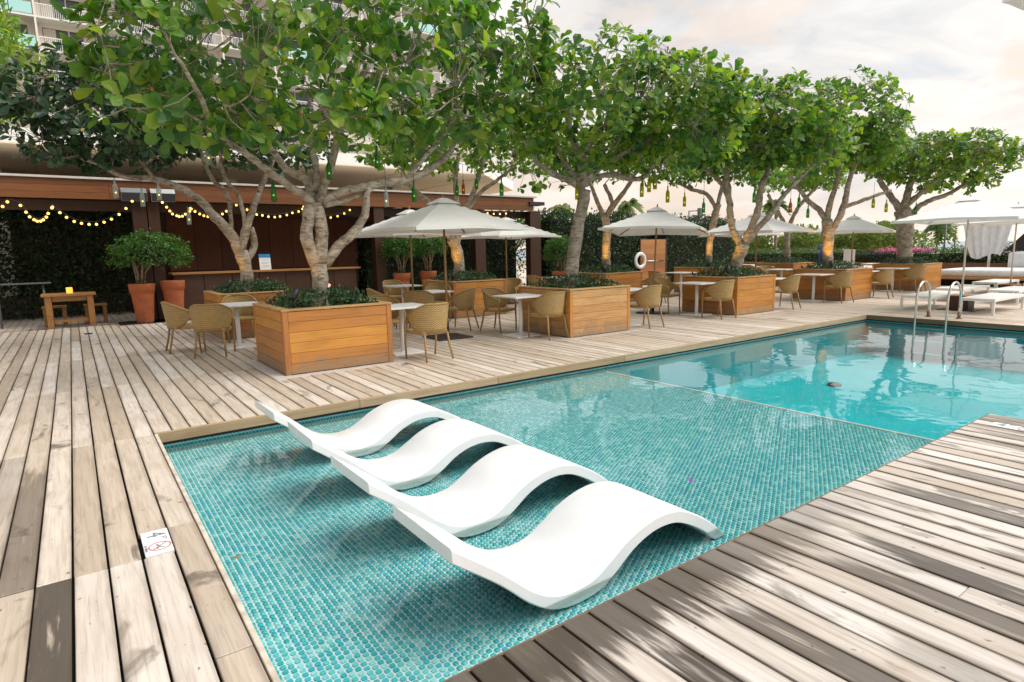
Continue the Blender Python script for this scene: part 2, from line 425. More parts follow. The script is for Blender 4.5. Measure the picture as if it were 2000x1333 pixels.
def canvas():
    m, g = new_mat('umbrella_canvas')
    pos = g.n('ShaderNodeTexCoord').outputs['Object']
    nz = g.noise(pos, 3.0, 4.0, 0.6)
    c = g.ramp(nz, [(0.3, (0.87, 0.865, 0.855)), (0.6, (0.94, 0.935, 0.925))])
    fine = g.noise(pos, 160.0, 2.0)
    b = g.n('ShaderNodeBump', {'Height': fine, 'Strength': 0.08, 'Distance': 0.003})
    d = g.n('ShaderNodeBsdfDiffuse', {'Color': c, 'Normal': b.outputs[0]})
    t = g.n('ShaderNodeBsdfTranslucent', {'Color': (0.72, 0.69, 0.64, 1)})
    mx = g.n('ShaderNodeMixShader', {0: 0.14, 1: d.outputs[0], 2: t.outputs[0]})
    out(g, mx.outputs[0])
    return m


M['canvas'] = canvas()


def water_mat():
    m, g = new_mat('pool_water')
    pos = g.n('ShaderNodeNewGeometry').outputs['Position']
    n1 = g.noise(g.mul(pos, (1.0, 1.0, 1.0)), 1.6, 2.0, 0.5, 0.2)
    n2 = g.noise(pos, 7.0, 2.0, 0.5)
    h = g.math('ADD', n1, g.math('MULTIPLY', n2, 0.10))
    # calmer over the shelf, a little livelier over the deep end
    b = g.n('ShaderNodeBump', {'Height': h, 'Strength': 0.06, 'Distance': 0.10})
    fr = g.n('ShaderNodeFresnel', {'IOR': 1.333, 'Normal': b.outputs[0]})
    tr = g.n('ShaderNodeBsdfTransparent', {'Color': (0.91, 0.99, 0.995, 1)})
    gl = g.n('ShaderNodeBsdfGlossy', {'Color': (1, 1, 1, 1), 'Roughness': 0.012, 'Normal': b.outputs[0]})
    mx = g.n('ShaderNodeMixShader', {0: fr.outputs[0], 1: tr.outputs[0], 2: gl.outputs[0]})
    out(g, mx.outputs[0])
    return m


M['water'] = water_mat()


def sea_mat():
    m, g = new_mat('sea_water')
    pos = g.n('ShaderNodeNewGeometry').outputs['Position']
    n = g.noise(pos, 0.25, 4.0, 0.6)
    b = g.n('ShaderNodeBump', {'Height': n, 'Strength': 0.5, 'Distance': 0.6})
    p = g.n('ShaderNodeBsdfPrincipled', {'Base Color': (0.20, 0.30, 0.36, 1), 'Roughness': 0.3, 'Normal': b.outputs[0]})
    out(g, p.outputs[0])
    return m


M['sea'] = sea_mat()


def tile_mat():
    m, g = new_mat('glass_mosaic')
    r = rand_val(g)
    pos = g.n('ShaderNodeNewGeometry').outputs['Position']
    nz = g.noise(pos, 60.0, 2.0)
    c = g.ramp(r, [(0.0, (0.05, 0.51, 0.54)), (0.16, (0.08, 0.58, 0.61)), (0.32, (0.12, 0.62, 0.61)), (0.44, (0.08, 0.55, 0.66)), (0.54, (0.18, 0.68, 0.68)), (0.68, (0.28, 0.75, 0.74)), (0.80, (0.10, 0.59, 0.63)), (0.88, (0.40, 0.81, 0.80)), (1.0, (0.40, 0.81, 0.80))], 'CONSTANT')
    c = g.mix(0.25, c, g.ramp(nz, [(0.3, (0.6, 0.6, 0.6)), (0.6, (1.1, 1.1, 1.1))]), 'MULTIPLY')
    p = g.n('ShaderNodeBsdfPrincipled', {'Base Color': c, 'Roughness': 0.2})
    out(g, p.outputs[0])
    return m


M['tile'] = tile_mat()
M['grout'] = simple('tile_grout', (0.82, 0.88, 0.87), 0.8, var=0.06, scale=9)


def wall_tile():
    m, g = new_mat('pool_wall_mosaic')
    pos = g.n('ShaderNodeNewGeometry').outputs['Position']
    s = g.n('ShaderNodeSeparateXYZ', {0: pos})
    uv = g.n('ShaderNodeCombineXYZ', {0: g.math('ADD', s.outputs[0], s.outputs[1]), 1: s.outputs[2], 2: 0.0}).outputs[0]
    br = g.n('ShaderNodeTexBrick', {'Vector': uv, 'Color1': (0.010, 0.22, 0.25, 1), 'Color2': (0.03, 0.33, 0.35, 1), 'Mortar': (0.30, 0.42, 0.42, 1), 'Scale': 1.0, 'Mortar Size': 0.003, 'Brick Width': 0.0318, 'Row Height': 0.033})
    p = g.n('ShaderNodeBsdfPrincipled', {'Base Color': br.outputs[0], 'Roughness': 0.25})
    out(g, p.outputs[0])
    return m


M['walltile'] = wall_tile()
M['deepfloor'] = simple('turquoise_pool_plaster', (0.006, 0.58, 0.64), 0.6, var=0.06, scale=1.2)


def bottle_glass(name, col):
    m, g = new_mat(name)
    tr = g.n('ShaderNodeBsdfTransparent', {'Color': (*col, 1)})
    gl = g.n('ShaderNodeBsdfPrincipled', {'Base Color': (*[c * 0.5 for c in col], 1), 'Roughness': 0.06})
    mx = g.n('ShaderNodeMixShader', {0: 0.45, 1: tr.outputs[0], 2: gl.outputs[0]})
    out(g, mx.outputs[0])
    return m


M['glassgreen'] = bottle_glass('green_bottle_glass', (0.10, 0.42, 0.06))
M['glassyellow'] = bottle_glass('yellow_green_bottle_glass', (0.50, 0.52, 0.05))
M['glassamber'] = bottle_glass('amber_bottle_glass', (0.55, 0.24, 0.02))
M['glassclear'] = bottle_glass('clear_bottle_glass', (0.72, 0.78, 0.74))


# ------------------------------------------------------------------ mesh helpers
class MB:
    """collects faces; build() links them as ONE mesh object"""
    def __init__(self):
        self.v, self.f, self.s, self.mi, self.uv = [], [], [], [], None
        self.cur = 0

    def face(self, idx, smooth=False):
        self.f.append(tuple(idx))
        self.s.append(smooth)
        self.mi.append(self.cur)

    def hexa(self, p, smooth=False):
        b = len(self.v)
        self.v += [tuple(q) for q in p]
        for q in ((0, 3, 2, 1), (4, 5, 6, 7), (0, 1, 5, 4), (1, 2, 6, 5), (2, 3, 7, 6), (3, 0, 4, 7)):
            self.face([b + i for i in q], smooth)

    def box(self, x0, x1, y0, y1, z0, z1):
        self.hexa([(x0, y0, z0), (x1, y0, z0), (x1, y1, z0), (x0, y1, z0), (x0, y0, z1), (x1, y0, z1), (x1, y1, z1), (x0, y1, z1)])

    def cbox(self, x0, x1, y0, y1, z0, z1, c):
        """box with all upright and top edges chamfered by c"""
        rings = []
        for z, k in ((z0, 0.0), (z1 - c, 0.0), (z1, c)):
            a0, a1, b0, b1 = x0 + k, x1 - k, y0 + k, y1 - k
            rings.append([(a0 + c, b0, z), (a1 - c, b0, z), (a1, b0 + c, z), (a1, b1 - c, z), (a1 - c, b1, z), (a0 + c, b1, z), (a0, b1 - c, z), (a0, b0 + c, z)])
        b = len(self.v)
        for r in rings:
            self.v += r
        for k in range(2):
            for i in range(8):
                j = (i + 1) % 8
                self.face((b + 8 * k + i, b + 8 * k + j, b + 8 * k + 8 + j, b + 8 * k + 8 + i))
        self.face([b + 16 + i for i in range(8)])
        self.face([b + 7 - i for i in range(8)])

    def bar(self, a, b, w, h, up=(0, 0, 1)):
        """rectangular bar from a to b, w across, h along up"""
        a, b, up = Vector(a), Vector(b), Vector(up)
        d = (b - a).normalized()
        s = d.cross(up).normalized() * (w / 2)
        u = s.cross(d).normalized() * (h / 2)
        self.hexa([a - s - u, b - s - u, b + s - u, a + s - u, a - s + u, b - s + u, b + s + u, a + s + u])

    def tube(self, pts, rad, n=8, cap=True, smooth=True):
        pts = [Vector(p) for p in pts]
        if not hasattr(rad, '__len__'):
            rad = [rad] * len(pts)
        b = len(self.v)
        ref = None
        for i, p in enumerate(pts):
            d = (pts[min(i + 1, len(pts) - 1)] - pts[max(i - 1, 0)]).normalized()
            if ref is None:
                ref = d.orthogonal().normalized()
            else:
                ref = (ref - d * ref.dot(d))
                ref = ref.normalized() if ref.length > 1e-6 else d.orthogonal().normalized()
            q = d.cross(ref)
            for k in range(n):
                t = 2 * PI * k / n
                self.v.append(tuple(p + (ref * math.cos(t) + q * math.sin(t)) * rad[i]))
        for i in range(len(pts) - 1):
            for k in range(n):
                k2 = (k + 1) % n
                self.face((b + i * n + k, b + i * n + k2, b + (i + 1) * n + k2, b + (i + 1) * n + k), smooth)
        if cap:
            self.face([b + n - 1 - k for k in range(n)])
            e = b + (len(pts) - 1) * n
            self.face([e + k for k in range(n)])

    def lathe(self, prof, n=20, c=(0, 0, 0), smooth=True, cap=True):
        b = len(self.v)
        for r, z in prof:
            for k in range(n):
                t = 2 * PI * k / n
                self.v.append((c[0] + r * math.cos(t), c[1] + r * math.sin(t), c[2] + z))
        for i in range(len(prof) - 1):
            for k in range(n):
                k2 = (k + 1) % n
                self.face((b + i * n + k, b + i * n + k2, b + (i + 1) * n + k2, b + (i + 1) * n + k), smooth)
        if cap:
            self.face([b + n - 1 - k for k in range(n)])
            e = b + (len(prof) - 1) * n
            self.face([e + k for k in range(n)])

    def poly(self, pts):
        b = len(self.v)
        self.v += [tuple(p) for p in pts]
        self.face(range(b, b + len(pts)))

    def prism(self, pts, vec):
        """extrude a planar polygon by vec"""
        b, n = len(self.v), len(pts)
        vec = Vector(vec)
        self.v += [tuple(p) for p in pts] + [tuple(Vector(p) + vec) for p in pts]
        self.face([b + n - 1 - i for i in range(n)])
        self.face([b + n + i for i in range(n)])
        for i in range(n):
            j = (i + 1) % n
            self.face((b + i, b + j, b + n + j, b + n + i))

    def sphere(self, c, r, n=10, m=7, sz=1.0):
        prof = [(max(1e-4, r * math.sin(PI * i / m)), -r * sz * math.cos(PI * i / m)) for i in range(m + 1)]
        self.lathe(prof, n, c, True, False)

    def mesh(self, name, mats):
        me = bpy.data.meshes.new(name)
        me.from_pydata(self.v, [], self.f)
        me.polygons.foreach_set('use_smooth', self.s)
        mats = mats if isinstance(mats, (list, tuple)) else [mats]
        for m in mats:
            me.materials.append(M[m])
        if len(mats) > 1:
            me.polygons.foreach_set('material_index', self.mi)
        if self.uv:
            l = me.uv_layers.new(name='UVMap')
            fl = [c for f in self.f for i in f for c in self.uv[i]]
            l.data.foreach_set('uv', fl)
        me.update()
        return me

    def build(self, name, mats, parent=None, loc=(0, 0, 0), rz=0.0):
        return link(name, self.mesh(name, mats), parent, loc, rz)


def link(name, me, parent=None, loc=(0, 0, 0), rz=0.0):
    o = bpy.data.objects.new(name, me)
    COL.objects.link(o)
    o.parent = parent
    o.location = loc
    o.rotation_euler = (0, 0, rz)
    return o


def tag(o, label=None, cat=None, group=None, kind=None):
    for k, v in (('label', label), ('category', cat), ('group', group), ('kind', kind)):
        if v:
            o[k] = v
    return o


def thing(name, label, cat, loc=(0, 0, 0), rz=0.0, group=None, kind=None):
    o = bpy.data.objects.new(name, None)
    COL.objects.link(o)
    o.empty_display_size = 0.2
    o.location = loc
    o.rotation_euler = (0, 0, rz)
    return tag(o, label, cat, group, kind)


def children_of(o):
    return [c for c in o.children]


def copy_tree(src, parent=None):
    c = src.copy()
    COL.objects.link(c)
    c.parent = parent
    for ch in children_of(src):
        copy_tree(ch, c)
    return c


def place(proto, used, loc, rz, label, group=None):
    """the first call moves the prototype itself, later ones copy it with all its parts"""
    o = proto if not used else copy_tree(proto)
    used.append(1)
    o.location = loc
    o.rotation_euler = (0, 0, rz)
    tag(o, label, None, group)
    return o


def fast_mesh(name, V, loops, counts, mat, rnd=None, smooth=False):
    """numpy arrays to a mesh; rnd is one value per vertex"""
    me = bpy.data.meshes.new(name)
    V = np.ascontiguousarray(V, np.float32)
    me.vertices.add(len(V))
    me.vertices.foreach_set('co', V.ravel())
    me.loops.add(len(loops))
    me.loops.foreach_set('vertex_index', np.ascontiguousarray(loops, np.int32))
    me.polygons.add(len(counts))
    st = np.concatenate([[0], np.cumsum(counts)[:-1]])
    me.polygons.foreach_set('loop_start', np.ascontiguousarray(st, np.int32))
    me.polygons.foreach_set('loop_total', np.ascontiguousarray(counts, np.int32))
    if smooth:
        me.polygons.foreach_set('use_smooth', np.ones(len(counts), bool))
    if rnd is not None:
        a = me.attributes.new('rnd', 'FLOAT', 'POINT')
        a.data.foreach_set('value', np.ascontiguousarray(rnd, np.float32))
    me.materials.append(M[mat])
    me.update(calc_edges=True)
    me.validate()
    return me


# leaf templates: x across, y along the midrib, z out of the face
LEAF_BIG = (np.array([(0, 0, 0), (0, .45, .05), (0, .80, .03), (0, 1.0, -.04), (-.15, .30, .08), (-.295, .66, .12), (-.20, .93, .05), (.15, .30, .08), (.295, .66, .12), (.20, .93, .05)], float),
            [(0, 1, 4), (4, 1, 2, 5), (5, 2, 3, 6), (0, 7, 1), (7, 8, 2, 1), (8, 9, 3, 2)])
LEAF_MID = (np.array([(0, 0, 0), (0, 1.0, 0), (-.26, .55, .08), (.26, .55, .08)], float), [(0, 1, 2), (0, 3, 1)])
LEAF_LONG = (np.array([(0, 0, 0), (0, 1.0, -.12), (-.15, .5, .04), (.15, .5, .04)], float), [(0, 1, 2), (0, 3, 1)])


def frames(d, n):
    d = d / np.linalg.norm(d, axis=1, keepdims=True)
    x = np.cross(d, n)
    x /= np.maximum(np.linalg.norm(x, axis=1, keepdims=True), 1e-6)
    n = np.cross(x, d)
    return x, d, n


def leaves_mesh(name, P, D, N, L, mat, tpl, rnd):
    T, F = tpl
    x, d, n = frames(D, N)
    k = len(T)
    V = P[:, None, :] + L[:, None, None] * (T[None, :, 0, None] * x[:, None, :] + T[None, :, 1, None] * d[:, None, :] + T[None, :, 2, None] * n[:, None, :])
    fl = np.array([i for f in F for i in f])
    fc = np.array([len(f) for f in F])
    loops = (np.arange(len(P))[:, None] * k + fl[None, :]).ravel()
    return fast_mesh(name, V.reshape(-1, 3), loops, np.tile(fc, len(P)), mat, np.repeat(rnd, k))


def unit(v):
    return v / np.maximum(np.linalg.norm(v, axis=-1, keepdims=True), 1e-9)


CRn = np.array([list(r) for r in CR])
FPX = 1180.0


def project(P):
    """points to photograph pixels (2000 x 1333) and depth"""
    v = (np.asarray(P) - np.array([0, 0, 1.55])) @ CRn
    dz = -v[..., 2]
    return 1000 + FPX * v[..., 0] / dz, 666.5 - FPX * v[..., 1] / dz, dz


# ------------------------------------------------------------------ ground, sea, pool
def setting():
    b = MB()
    b.poly([(-3000, -3000, -3.3), (3000, -3000, -3.3), (3000, 3000, -3.3), (-3000, 3000, -3.3)])
    tag(b.build('ground', 'sand'), kind='structure')
    b = MB()
    b.poly([(140, -5200, -3.2), (7000, -7000, -3.2), (7000, 9000, -3.2), (190, 6000, -3.2)])
    tag(b.build('sea', 'sea'), kind='structure')
    # paved terrace round the planked areas
    b = MB()
    for x0, x1, y0, y1 in ((-34, -5.2, -14, 48), (-5.2, 30, 17.3, 48), (30, 48, -20, 48), (-5.2, 6.55, -14, -3.6), (6.55, 13.93, -14, -3.75), (13.93, 30, -20, -5.9)):
        b.box(x0, x1, y0, y1, -0.4, -0.012)
    o = tag(b.build('terrace', 'deck'), kind='structure')
    o.color = (0, 0, 0, 1)


def pool():
    ZW = -0.128
    b = MB()
    b.poly([(0.47, 1.80, ZW), (6.64, 1.80, ZW), (13.9, 1.80, ZW), (13.9, 6.08, ZW), (0.47, 6.08, ZW)])
    b.poly([(6.64, -3.7, ZW), (13.9, -3.7, ZW), (13.9, 1.80, ZW), (6.64, 1.80, ZW)])
    w = b.build('water', 'water')
    tag(w, kind='structure')
    # basin: shelf bed, deep floor and walls
    b = MB()
    b.box(0.40, 6.02, 1.70, 6.16, -0.40, -0.206)
    shelf = tag(b.build('pool', 'grout'), kind='structure')
    b = MB()
    b.poly([(6.02, -3.8, -.82), (14.0, -3.8, -.82), (14.0, 6.2, -.82), (6.02, 6.2, -.82)])
    b.build('deep_floor', 'deepfloor', shelf)
    b = MB()
    b.box(6.02, 6.035, 1.7, 6.16, -.82, -0.21)
    b.box(6.035, 14.0, 6.094, 6.2, -.82, -0.205)
    b.box(13.914, 14.05, -3.8, 6.09, -.82, -0.205)
    b.box(6.50, 6.626, -3.8, 1.70, -.82, -0.10)
    b.box(6.035, 6.626, 1.66, 1.786, -.82, -0.10)
    b.box(6.6, 14.0, -3.9, -3.724, -.82, -0.10)
    b.build('deep_wall', 'deepfloor', shelf)
    b = MB()
    b.box(6.035, 13.91, 6.09, 6.2, -.203, -0.10)
    b.box(13.91, 14.05, -3.8, 6.09, -.203, -0.10)
    b.box(0.38, 6.02, 6.09, 6.2, -0.206, -0.10)
    b.box(0.36, 0.462, 1.7, 6.09, -0.206, -0.10)
    b.box(0.38, 6.02, 1.66, 1.79, -0.206, -0.10)
    b.build('pool_wall', 'walltile', shelf)
    b = MB()
    b.box(6.015, 6.055, 1.80, 6.09, -0.215, -0.192)
    b.build('step_nosing', 'white', shelf)
    # mosaic: every tile is a piece, offset half a pitch from column to column
    px, py, w, d = 0.0318, 0.0345, 0.0230, 0.0240
    nx, ny = int(5.54 / px), int(4.29 / py)
    i, j = np.meshgrid(np.arange(nx), np.arange(ny), indexing='ij')
    cx = 0.478 + (i + .5) * px
    cy = 1.797 + (j + .5) * py + (i % 2) * py * 0.5
    ok = (cy < 6.08).ravel()
    cx, cy = cx.ravel()[ok], cy.ravel()[ok]
    cx = cx + rng.normal(0, .0007, len(cx))
    cy = cy + rng.normal(0, .0007, len(cy))
    cz = -0.2 + rng.uniform(-.0015, .001, len(cx))
    u, v, dz = project(np.stack([cx, cy, cz], 1))
    inside = (u > 2) & (u < 1998) & (v > 2) & (v < 1331)
    under = (cx > 1.15) & (cx < 3.1) & (np.abs(((cy - 2.35) + .465) % .93 - .465) < .32)      # hidden below a lounger
    near = np.argsort(np.where(inside & ~under, dz, 99))[:300]
    T = np.array([(-.5, -.32, 0), (-.32, -.5, 0), (.32, -.5, 0), (.5, -.32, 0), (.5, .32, 0), (.32, .5, 0), (-.32, .5, 0), (-.5, .32, 0)])
    T2 = np.concatenate([T * [w, d, 0], T * [w * 1.04, d * 1.04, 0] - [0, 0, .006]])
    F = [tuple(range(8))] + [(q, q + 8, (q + 1) % 8 + 8, (q + 1) % 8) for q in range(8)]
    rest = np.ones(len(cx), bool)
    rest[near] = False
    C = np.stack([cx, cy, cz], 1)[rest]
    fl = np.array([q for f in F for q in f])
    fc = np.array([len(f) for f in F])
    V = (C[:, None, :] + T2[None]).reshape(-1, 3)
    loops = (np.arange(len(C))[:, None] * 16 + fl[None]).ravel()
    me = fast_mesh('mosaic_tiles', V, loops, np.tile(fc, len(C)), 'tile', np.repeat(rng.random(len(C)), 16))
    o = link('mosaic_tiles', me, shelf)
    o['kind'] = 'stuff'
    one = bpy.data.meshes.new('tile')
    one.from_pydata([tuple(p) for p in T2], [], F)
    one.materials.append(M['tile'])
    for q in near:
        link('tile', one, shelf, (cx[q], cy[q], cz[q]))
    # copings
    b = MB()
    xs = [0.45, 2.35, 4.15, 6.4, 9.0, 11.6, 13.92]
    for a, c in zip(xs[:-1], xs[1:]):
        m = MB()
        m.cbox(a + .002, c - .002, 6.074, 6.118, -0.092, -0.002, .003)
        m.build('coping_board', 'coping', shelf)
    ys = [-3.7, -1.4, 0.9, 3.3, 6.08]
    for a, c in zip(ys[:-1], ys[1:]):
        m = MB()
        m.cbox(13.89, 13.93, a + .002, c - .002, -0.092, 0.0, .003)
        m.build('coping_board', 'endcoping', shelf)
    b = MB()
    b.box(0.47, 13.9, 6.084, 6.10, -0.118, -0.093)
    b.box(13.902, 13.92, -3.7, 6.084, -0.118, -0.093)
    b.build('gap_shadow_strip', 'gap', shelf)  # black strip stands in for the shade under the copings
    b = MB()
    b.cbox(0.443, 0.468, 1.80, 6.08, -0.10, -0.003, .003)
    b.build('edge_trim', 'trim', shelf)
    b = MB()
    b.cbox(0.47, 6.6, 1.782, 1.797, -0.10, -0.012, .002)
    b.cbox(6.603, 6.618, -3.7, 1.79, -0.10, -0.012, .002)
    b.build('edge_strip', 'endcoping', shelf)
    return shelf


def plank_mesh(w, t=0.028):
    b = MB()
    b.cbox(-w / 2, w / 2, 0.0, 1.0, -t, 0.0, 0.0025)
    return b


# boards seen soaked or stained in the photograph: x, dark below this y, how much, y range of the board
SOAKED = {0: [(-.22, 7.5, .92, 1.5, 3.4), (-.37, 5.6, .62, 4, 5.9), (-.53, 7.9, .35, 4, 5.9), (-.37, 1.9, .6, 1.5, 3.4), (.07, 9.6, .30, 9, 11)],
          1: [(1.12, 1.9, .85, -4, 2), (1.27, 1.75, .6, -4, 2), (1.42, 1.9, .75, -4, 2), (1.72, 1.45, .95, -4, 2), (1.57, 1.1, .3, -4, 2), (2.17, 1.45, .8, -4, 2), (2.47, .9, .35, -4, 2),
              (2.92, 1.30, .72, -4, 2), (3.22, 1.28, .9, -4, 2), (3.67, .85, .5, -4, 2), (4.12, 1.62, .78, -4, 2), (4.72, 1.62, .62, -4, 2), (5.17, 1.15, .4, -4, 2), (5.92, 1.7, .5, -4, 2), (6.37, 1.8, .5, -4, 2)]}


def decks():
    planks = []                                             # x centre, y0, y1, deck number
    r = random.Random(3)
    J = [-2.9, -1.5, 0.92, 3.53, 6.06, 8.75, 11.4, 14.05, 16.95]
    pitch = 0.148
    for k in range(38):
        xc = 0.44 - pitch * (k + .5)
        js = list(J)
        if k == 0:
            js = [-2.9, -.4, 2.43, 3.86, 6.06, 8.75, 11.4, 14.05, 16.95]
        elif k == 1:
            js = [-2.9, -1.5, 0.92, 3.53, 3.86, 6.06, 8.75, 11.4, 14.05, 16.95]       # the depth marker sits in this row
        elif r.random() < 0.22:
            q = r.randrange(5, 8)
            js[q] += r.uniform(-.9, .9)
        for a, c in zip(js[:-1], js[1:]):
            if k == 1 and abs(a - 3.53) < .01:
                continue
            planks.append((xc, a, c, 0))
    for k in range(199):
        xc = 0.44 + pitch * (k + .5)
        js = [6.122, 8.75, 11.4, 14.05, 16.95]
        if r.random() < 0.3:
            js[r.randrange(1, 4)] += r.uniform(-.9, .9)
        for a, c in zip(js[:-1], js[1:]):
            planks.append((xc, a, c, 0))
    for k in range(107):
        xc = 13.934 + pitch * (k + .5)
        js = [-5.9, -3.6 + r.uniform(-.6, .6), -1.0 + r.uniform(-.6, .6), 1.6 + r.uniform(-.6, .6), 4.0 + r.uniform(-.6, .6), 6.118]
        for a, c in zip(js[:-1], js[1:]):
            planks.append((xc, a, c, 0))
    for k in range(47):
        xc = 6.60 - 0.150 * (k + .5)
        if xc - 0.075 < 0.441:
            break
        js = [-3.6, -1.5 + r.uniform(-.7, .5), 0.55 + r.uniform(-.5, .35), 1.779]
        if r.random() < .55:
            js = [-3.6, -1.0 + r.uniform(-.9, .6), 1.779]
        for a, c in zip(js[:-1], js[1:]):
            planks.append((xc, a, c, 1))
    P = np.array(planks)
    # how large each plank shows in the photograph
    size = np.zeros(len(P))
    for s in np.linspace(.02, .98, 25):
        y = P[:, 1] + (P[:, 2] - P[:, 1]) * s
        u, v, d = project(np.stack([P[:, 0], y, 0 * y], 1))
        ok = (u > 0) & (u < 2000) & (v > 0) & (v < 1333) & (d > .3)
        size += np.where(ok, (P[:, 2] - P[:, 1]) / d ** 3 / 25, 0)
    b = MB()
    b.box(-5.2, 0.44, -3.6, 17.0, -.30, -.045)
    b.box(0.44, 29.9, 6.122, 17.0, -.30, -.045)
    b.box(13.932, 29.9, -5.9, 6.118, -.30, -.045)
    d0 = tag(b.build('deck', 'gap'), kind='structure')
    b = MB()
    b.box(0.44, 6.60, -3.6, 1.78, -.30, -.045)
    d1 = tag(b.build('deck', 'gap'), kind='structure')
    for dk, root, mat, w, lim in ((0, d0, 'deck', 0.1370, 300), (1, d1, 'deck_near', 0.1385, 300)):
        idx = np.where(P[:, 3] == dk)[0]
        order = idx[np.argsort(-size[idx])]
        one = plank_mesh(w).mesh('plank', mat)
        for q in order[:lim]:
            x, a, c, _ = P[q]
            o = link('plank', one, root, (x + r.uniform(-.001, .001), a + .0018, r.uniform(-.0035, .0005)))
            o.scale = (1, c - a - .0036, 1)
            o.color = (0, 0, 0, 1)
            for bx, ys, amt, y_lo, y_hi in SOAKED[dk]:
                if abs(x - bx) < .075 and c > y_lo and a < y_hi:
                    o.color = (amt, (ys + 4) / 12, 0, 1)
            o.rotation_euler = (r.uniform(-.0006, .0006), r.uniform(-.006, .006), r.uniform(-.0004, .0004))
        rest = order[lim:]
        if len(rest):
            tpl = plank_mesh(w)
            T = np.array(tpl.v)
            fl = np.array([i for f in tpl.f for i in f])
            fc = np.array([len(f) for f in tpl.f])
            Q = P[rest]
            V = np.repeat(T[None], len(Q), 0)
            V[:, :, 1] = Q[:, 1, None] + .0018 + V[:, :, 1] * (Q[:, 2] - Q[:, 1] - .0036)[:, None]
            V[:, :, 0] += Q[:, 0, None]
            V[:, :, 2] += rng.uniform(-.0035, 0, len(Q))[:, None]
            loops = (np.arange(len(Q))[:, None] * len(T) + fl[None]).ravel()
            me = fast_mesh('distant_planks', V.reshape(-1, 3), loops, np.tile(fc, len(Q)), mat, np.repeat(rng.random(len(Q)), len(T)))
            o = link('distant_planks', me, root)
            o.color = (0, 0, 0, 1)
            o['kind'] = 'stuff'
    # paler border boards let in round the front planters
    for x in (2.10, 6.95, 11.85, 16.75, 21.65):
        for bx0, bx1, by0, by1 in ((x - .16, x + 1.66, 7.745, 7.888), (x - .165, x - .02, 7.892, 9.5), (x + 1.52, x + 1.66, 7.892, 9.5)):
            b = MB()
            b.cbox(bx0, bx1, by0, by1, -.02, .004, .002)
            o = b.build('border_board', 'deck_near' if False else 'border', d0)
    return d0, d1


# ------------------------------------------------------------------ trees and planting
def spline(pts, step=0.09):
    """Catmull-Rom through (x, y, z, r)"""
    P = [np.array(p, float) for p in pts]
    P = [2 * P[0] - P[1]] + P + [2 * P[-1] - P[-2]]
    o = []
    for i in range(1, len(P) - 2):
        a, b, c, d = P[i - 1:i + 3]
        n = max(2, int(np.linalg.norm(c[:3] - b[:3]) / step))
        for k in range(n):
            t = k / n
            o.append(0.5 * (2 * b + (c - a) * t + (2 * a - 5 * b + 4 * c - d) * t * t + (3 * b - a - 3 * c + d) * t ** 3))
    o.append(P[-2])
    o = np.array(o)
    o[:, 3] = np.maximum(o[:, 3], 0.006)
    return o


def near_frame(P, m=60):
    u, v, d = project(P)
    return (u > -m) & (u < 2000 + m) & (v > -m) & (v < 1333 + m) & (d > .5), d


